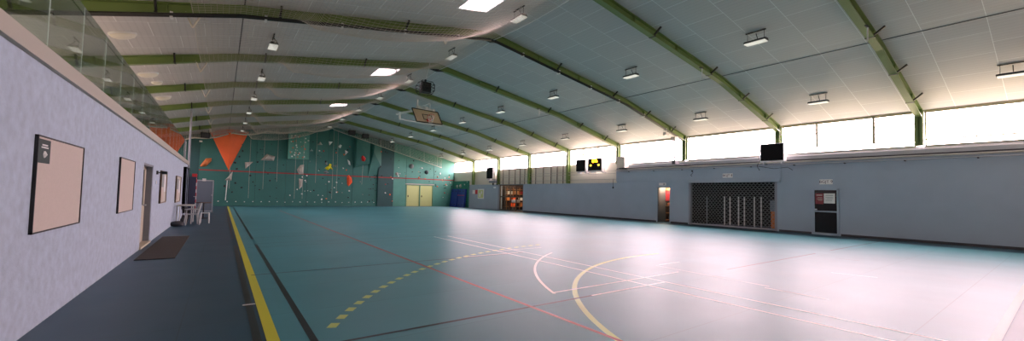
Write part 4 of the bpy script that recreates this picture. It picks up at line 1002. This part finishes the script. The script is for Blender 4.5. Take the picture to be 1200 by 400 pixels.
mb.box(9.95, 11.25, 24.5, 24.62, 6.92, 7.02).box(10.0, 10.15, 24.4, 24.8, 6.75, 7.1).box(10.5, 10.7, 24.4, 24.7, 6.85, 7.1).box(11.05, 11.2, 24.4, 24.7, 6.75, 7.0).bar((10.1, 24.6, 7.0), (10.9, 24.6, 7.4), .04, .04)
W(mb, 'ceiling_mount', M['wht'], t)
W(MB().tube([RT+V((-.3, .05, -.05)), V((11.0, 24.6, 6.95))], .025, 6).tube([LT+V((.3, .05, -.05)), V((10.1, 24.6, 6.85))], .03, 6), 'strut', M['wht'], t)

# ------------------------------------------------------------------ light
GALLERY_SKY_SCALE = .25   # sky dimmed toward the gallery to limit fill through the added windows
w = bpy.data.worlds.new('overcast_sky'); sc.world = w; w.use_nodes = True; nt = w.node_tree
bg = nt.nodes['Background']; tc = nt.nodes.new('ShaderNodeTexCoord'); sp = nt.nodes.new('ShaderNodeSeparateXYZ')
nt.links.new(tc.outputs['Generated'], sp.inputs[0])
cr = nt.nodes.new('ShaderNodeValToRGB'); mr = nt.nodes.new('ShaderNodeMapRange')
mr.inputs['From Min'].default_value = -1; mr.inputs['From Max'].default_value = 1
nt.links.new(sp.outputs['Z'], mr.inputs['Value']); nt.links.new(mr.outputs[0], cr.inputs[0])
e = cr.color_ramp.elements; e[0].position = .45; e[0].color = (.27, .21, .14, 1); e[1].position = .53; e[1].color = (1.0, .74, .80, 1)
ml = nt.nodes.new('ShaderNodeMapRange'); ml.interpolation_type = 'SMOOTHSTEP'; ml.inputs['From Min'].default_value = .35; ml.inputs['From Max'].default_value = -.6
ml.inputs['To Min'].default_value = 1; ml.inputs['To Max'].default_value = GALLERY_SKY_SCALE
nt.links.new(sp.outputs['X'], ml.inputs['Value'])
mul = nt.nodes.new('ShaderNodeVectorMath'); mul.operation = 'SCALE'; nt.links.new(cr.outputs[0], mul.inputs[0]); nt.links.new(ml.outputs[0], mul.inputs['Scale'])
nt.links.new(mul.outputs[0], bg.inputs['Color']); bg.inputs['Strength'].default_value = 3.2
def portal(loc, rot, sx, sy):
    l = bpy.data.lights.new('daylight_portal', 'AREA'); l.shape = 'RECTANGLE'; l.size = sx; l.size_y = sy; l.cycles.is_portal = True
    o = bpy.data.objects.new('daylight_portal', l); COL.objects.link(o); o.location = loc; o.rotation_euler = rot
portal((XR+.3, (YN+YF)/2, 4.4), (0, math.radians(90), 0), 1.5, YF-YN)
portal((XE-.25, (YN+YF)/2, 4.35), (0, math.radians(-90), 0), 1.6, YF-YN)
for a, b in SK: portal((6.42, (a+b)/2, zc(6.42)+.42), (0, math.radians(-10), 0), 1.2, b-a)

# ------------------------------------------------------------------ camera
cam = bpy.data.cameras.new('camera'); co = bpy.data.objects.new('camera', cam); COL.objects.link(co); sc.camera = co
cam.sensor_width = 36; cam.sensor_fit = 'HORIZONTAL'; cam.lens = 472.1/1200*36; cam.shift_y = 8.3/1200; cam.clip_start = .05; cam.clip_end = 300
yaw, pit, rol = [math.radians(v) for v in (35.73, 2.43, 1.25)]
fw = V((math.sin(yaw)*math.cos(pit), math.cos(yaw)*math.cos(pit), math.sin(pit))); r = V((math.cos(yaw), -math.sin(yaw), 0)); u = r.cross(fw)
r2 = r*math.cos(rol)+u*math.sin(rol); u2 = -r*math.sin(rol)+u*math.cos(rol)
co.matrix_world = Matrix(((r2.x, u2.x, -fw.x, 0), (r2.y, u2.y, -fw.y, 0), (r2.z, u2.z, -fw.z, 1.5), (0, 0, 0, 1)))

sc.view_settings.view_transform = 'Standard'; sc.view_settings.look = 'None'; sc.view_settings.gamma = 1; sc.view_settings.use_curve_mapping = False
sc.view_settings.exposure = 3.62
c = sc.cycles
c.use_denoising = True; c.max_bounces = 10; c.diffuse_bounces = 6; c.glossy_bounces = 4; c.transparent_max_bounces = 24
c.sample_clamp_indirect = 8; c.caustics_reflective = True; c.blur_glossy = .3; c.caustics_refractive = False
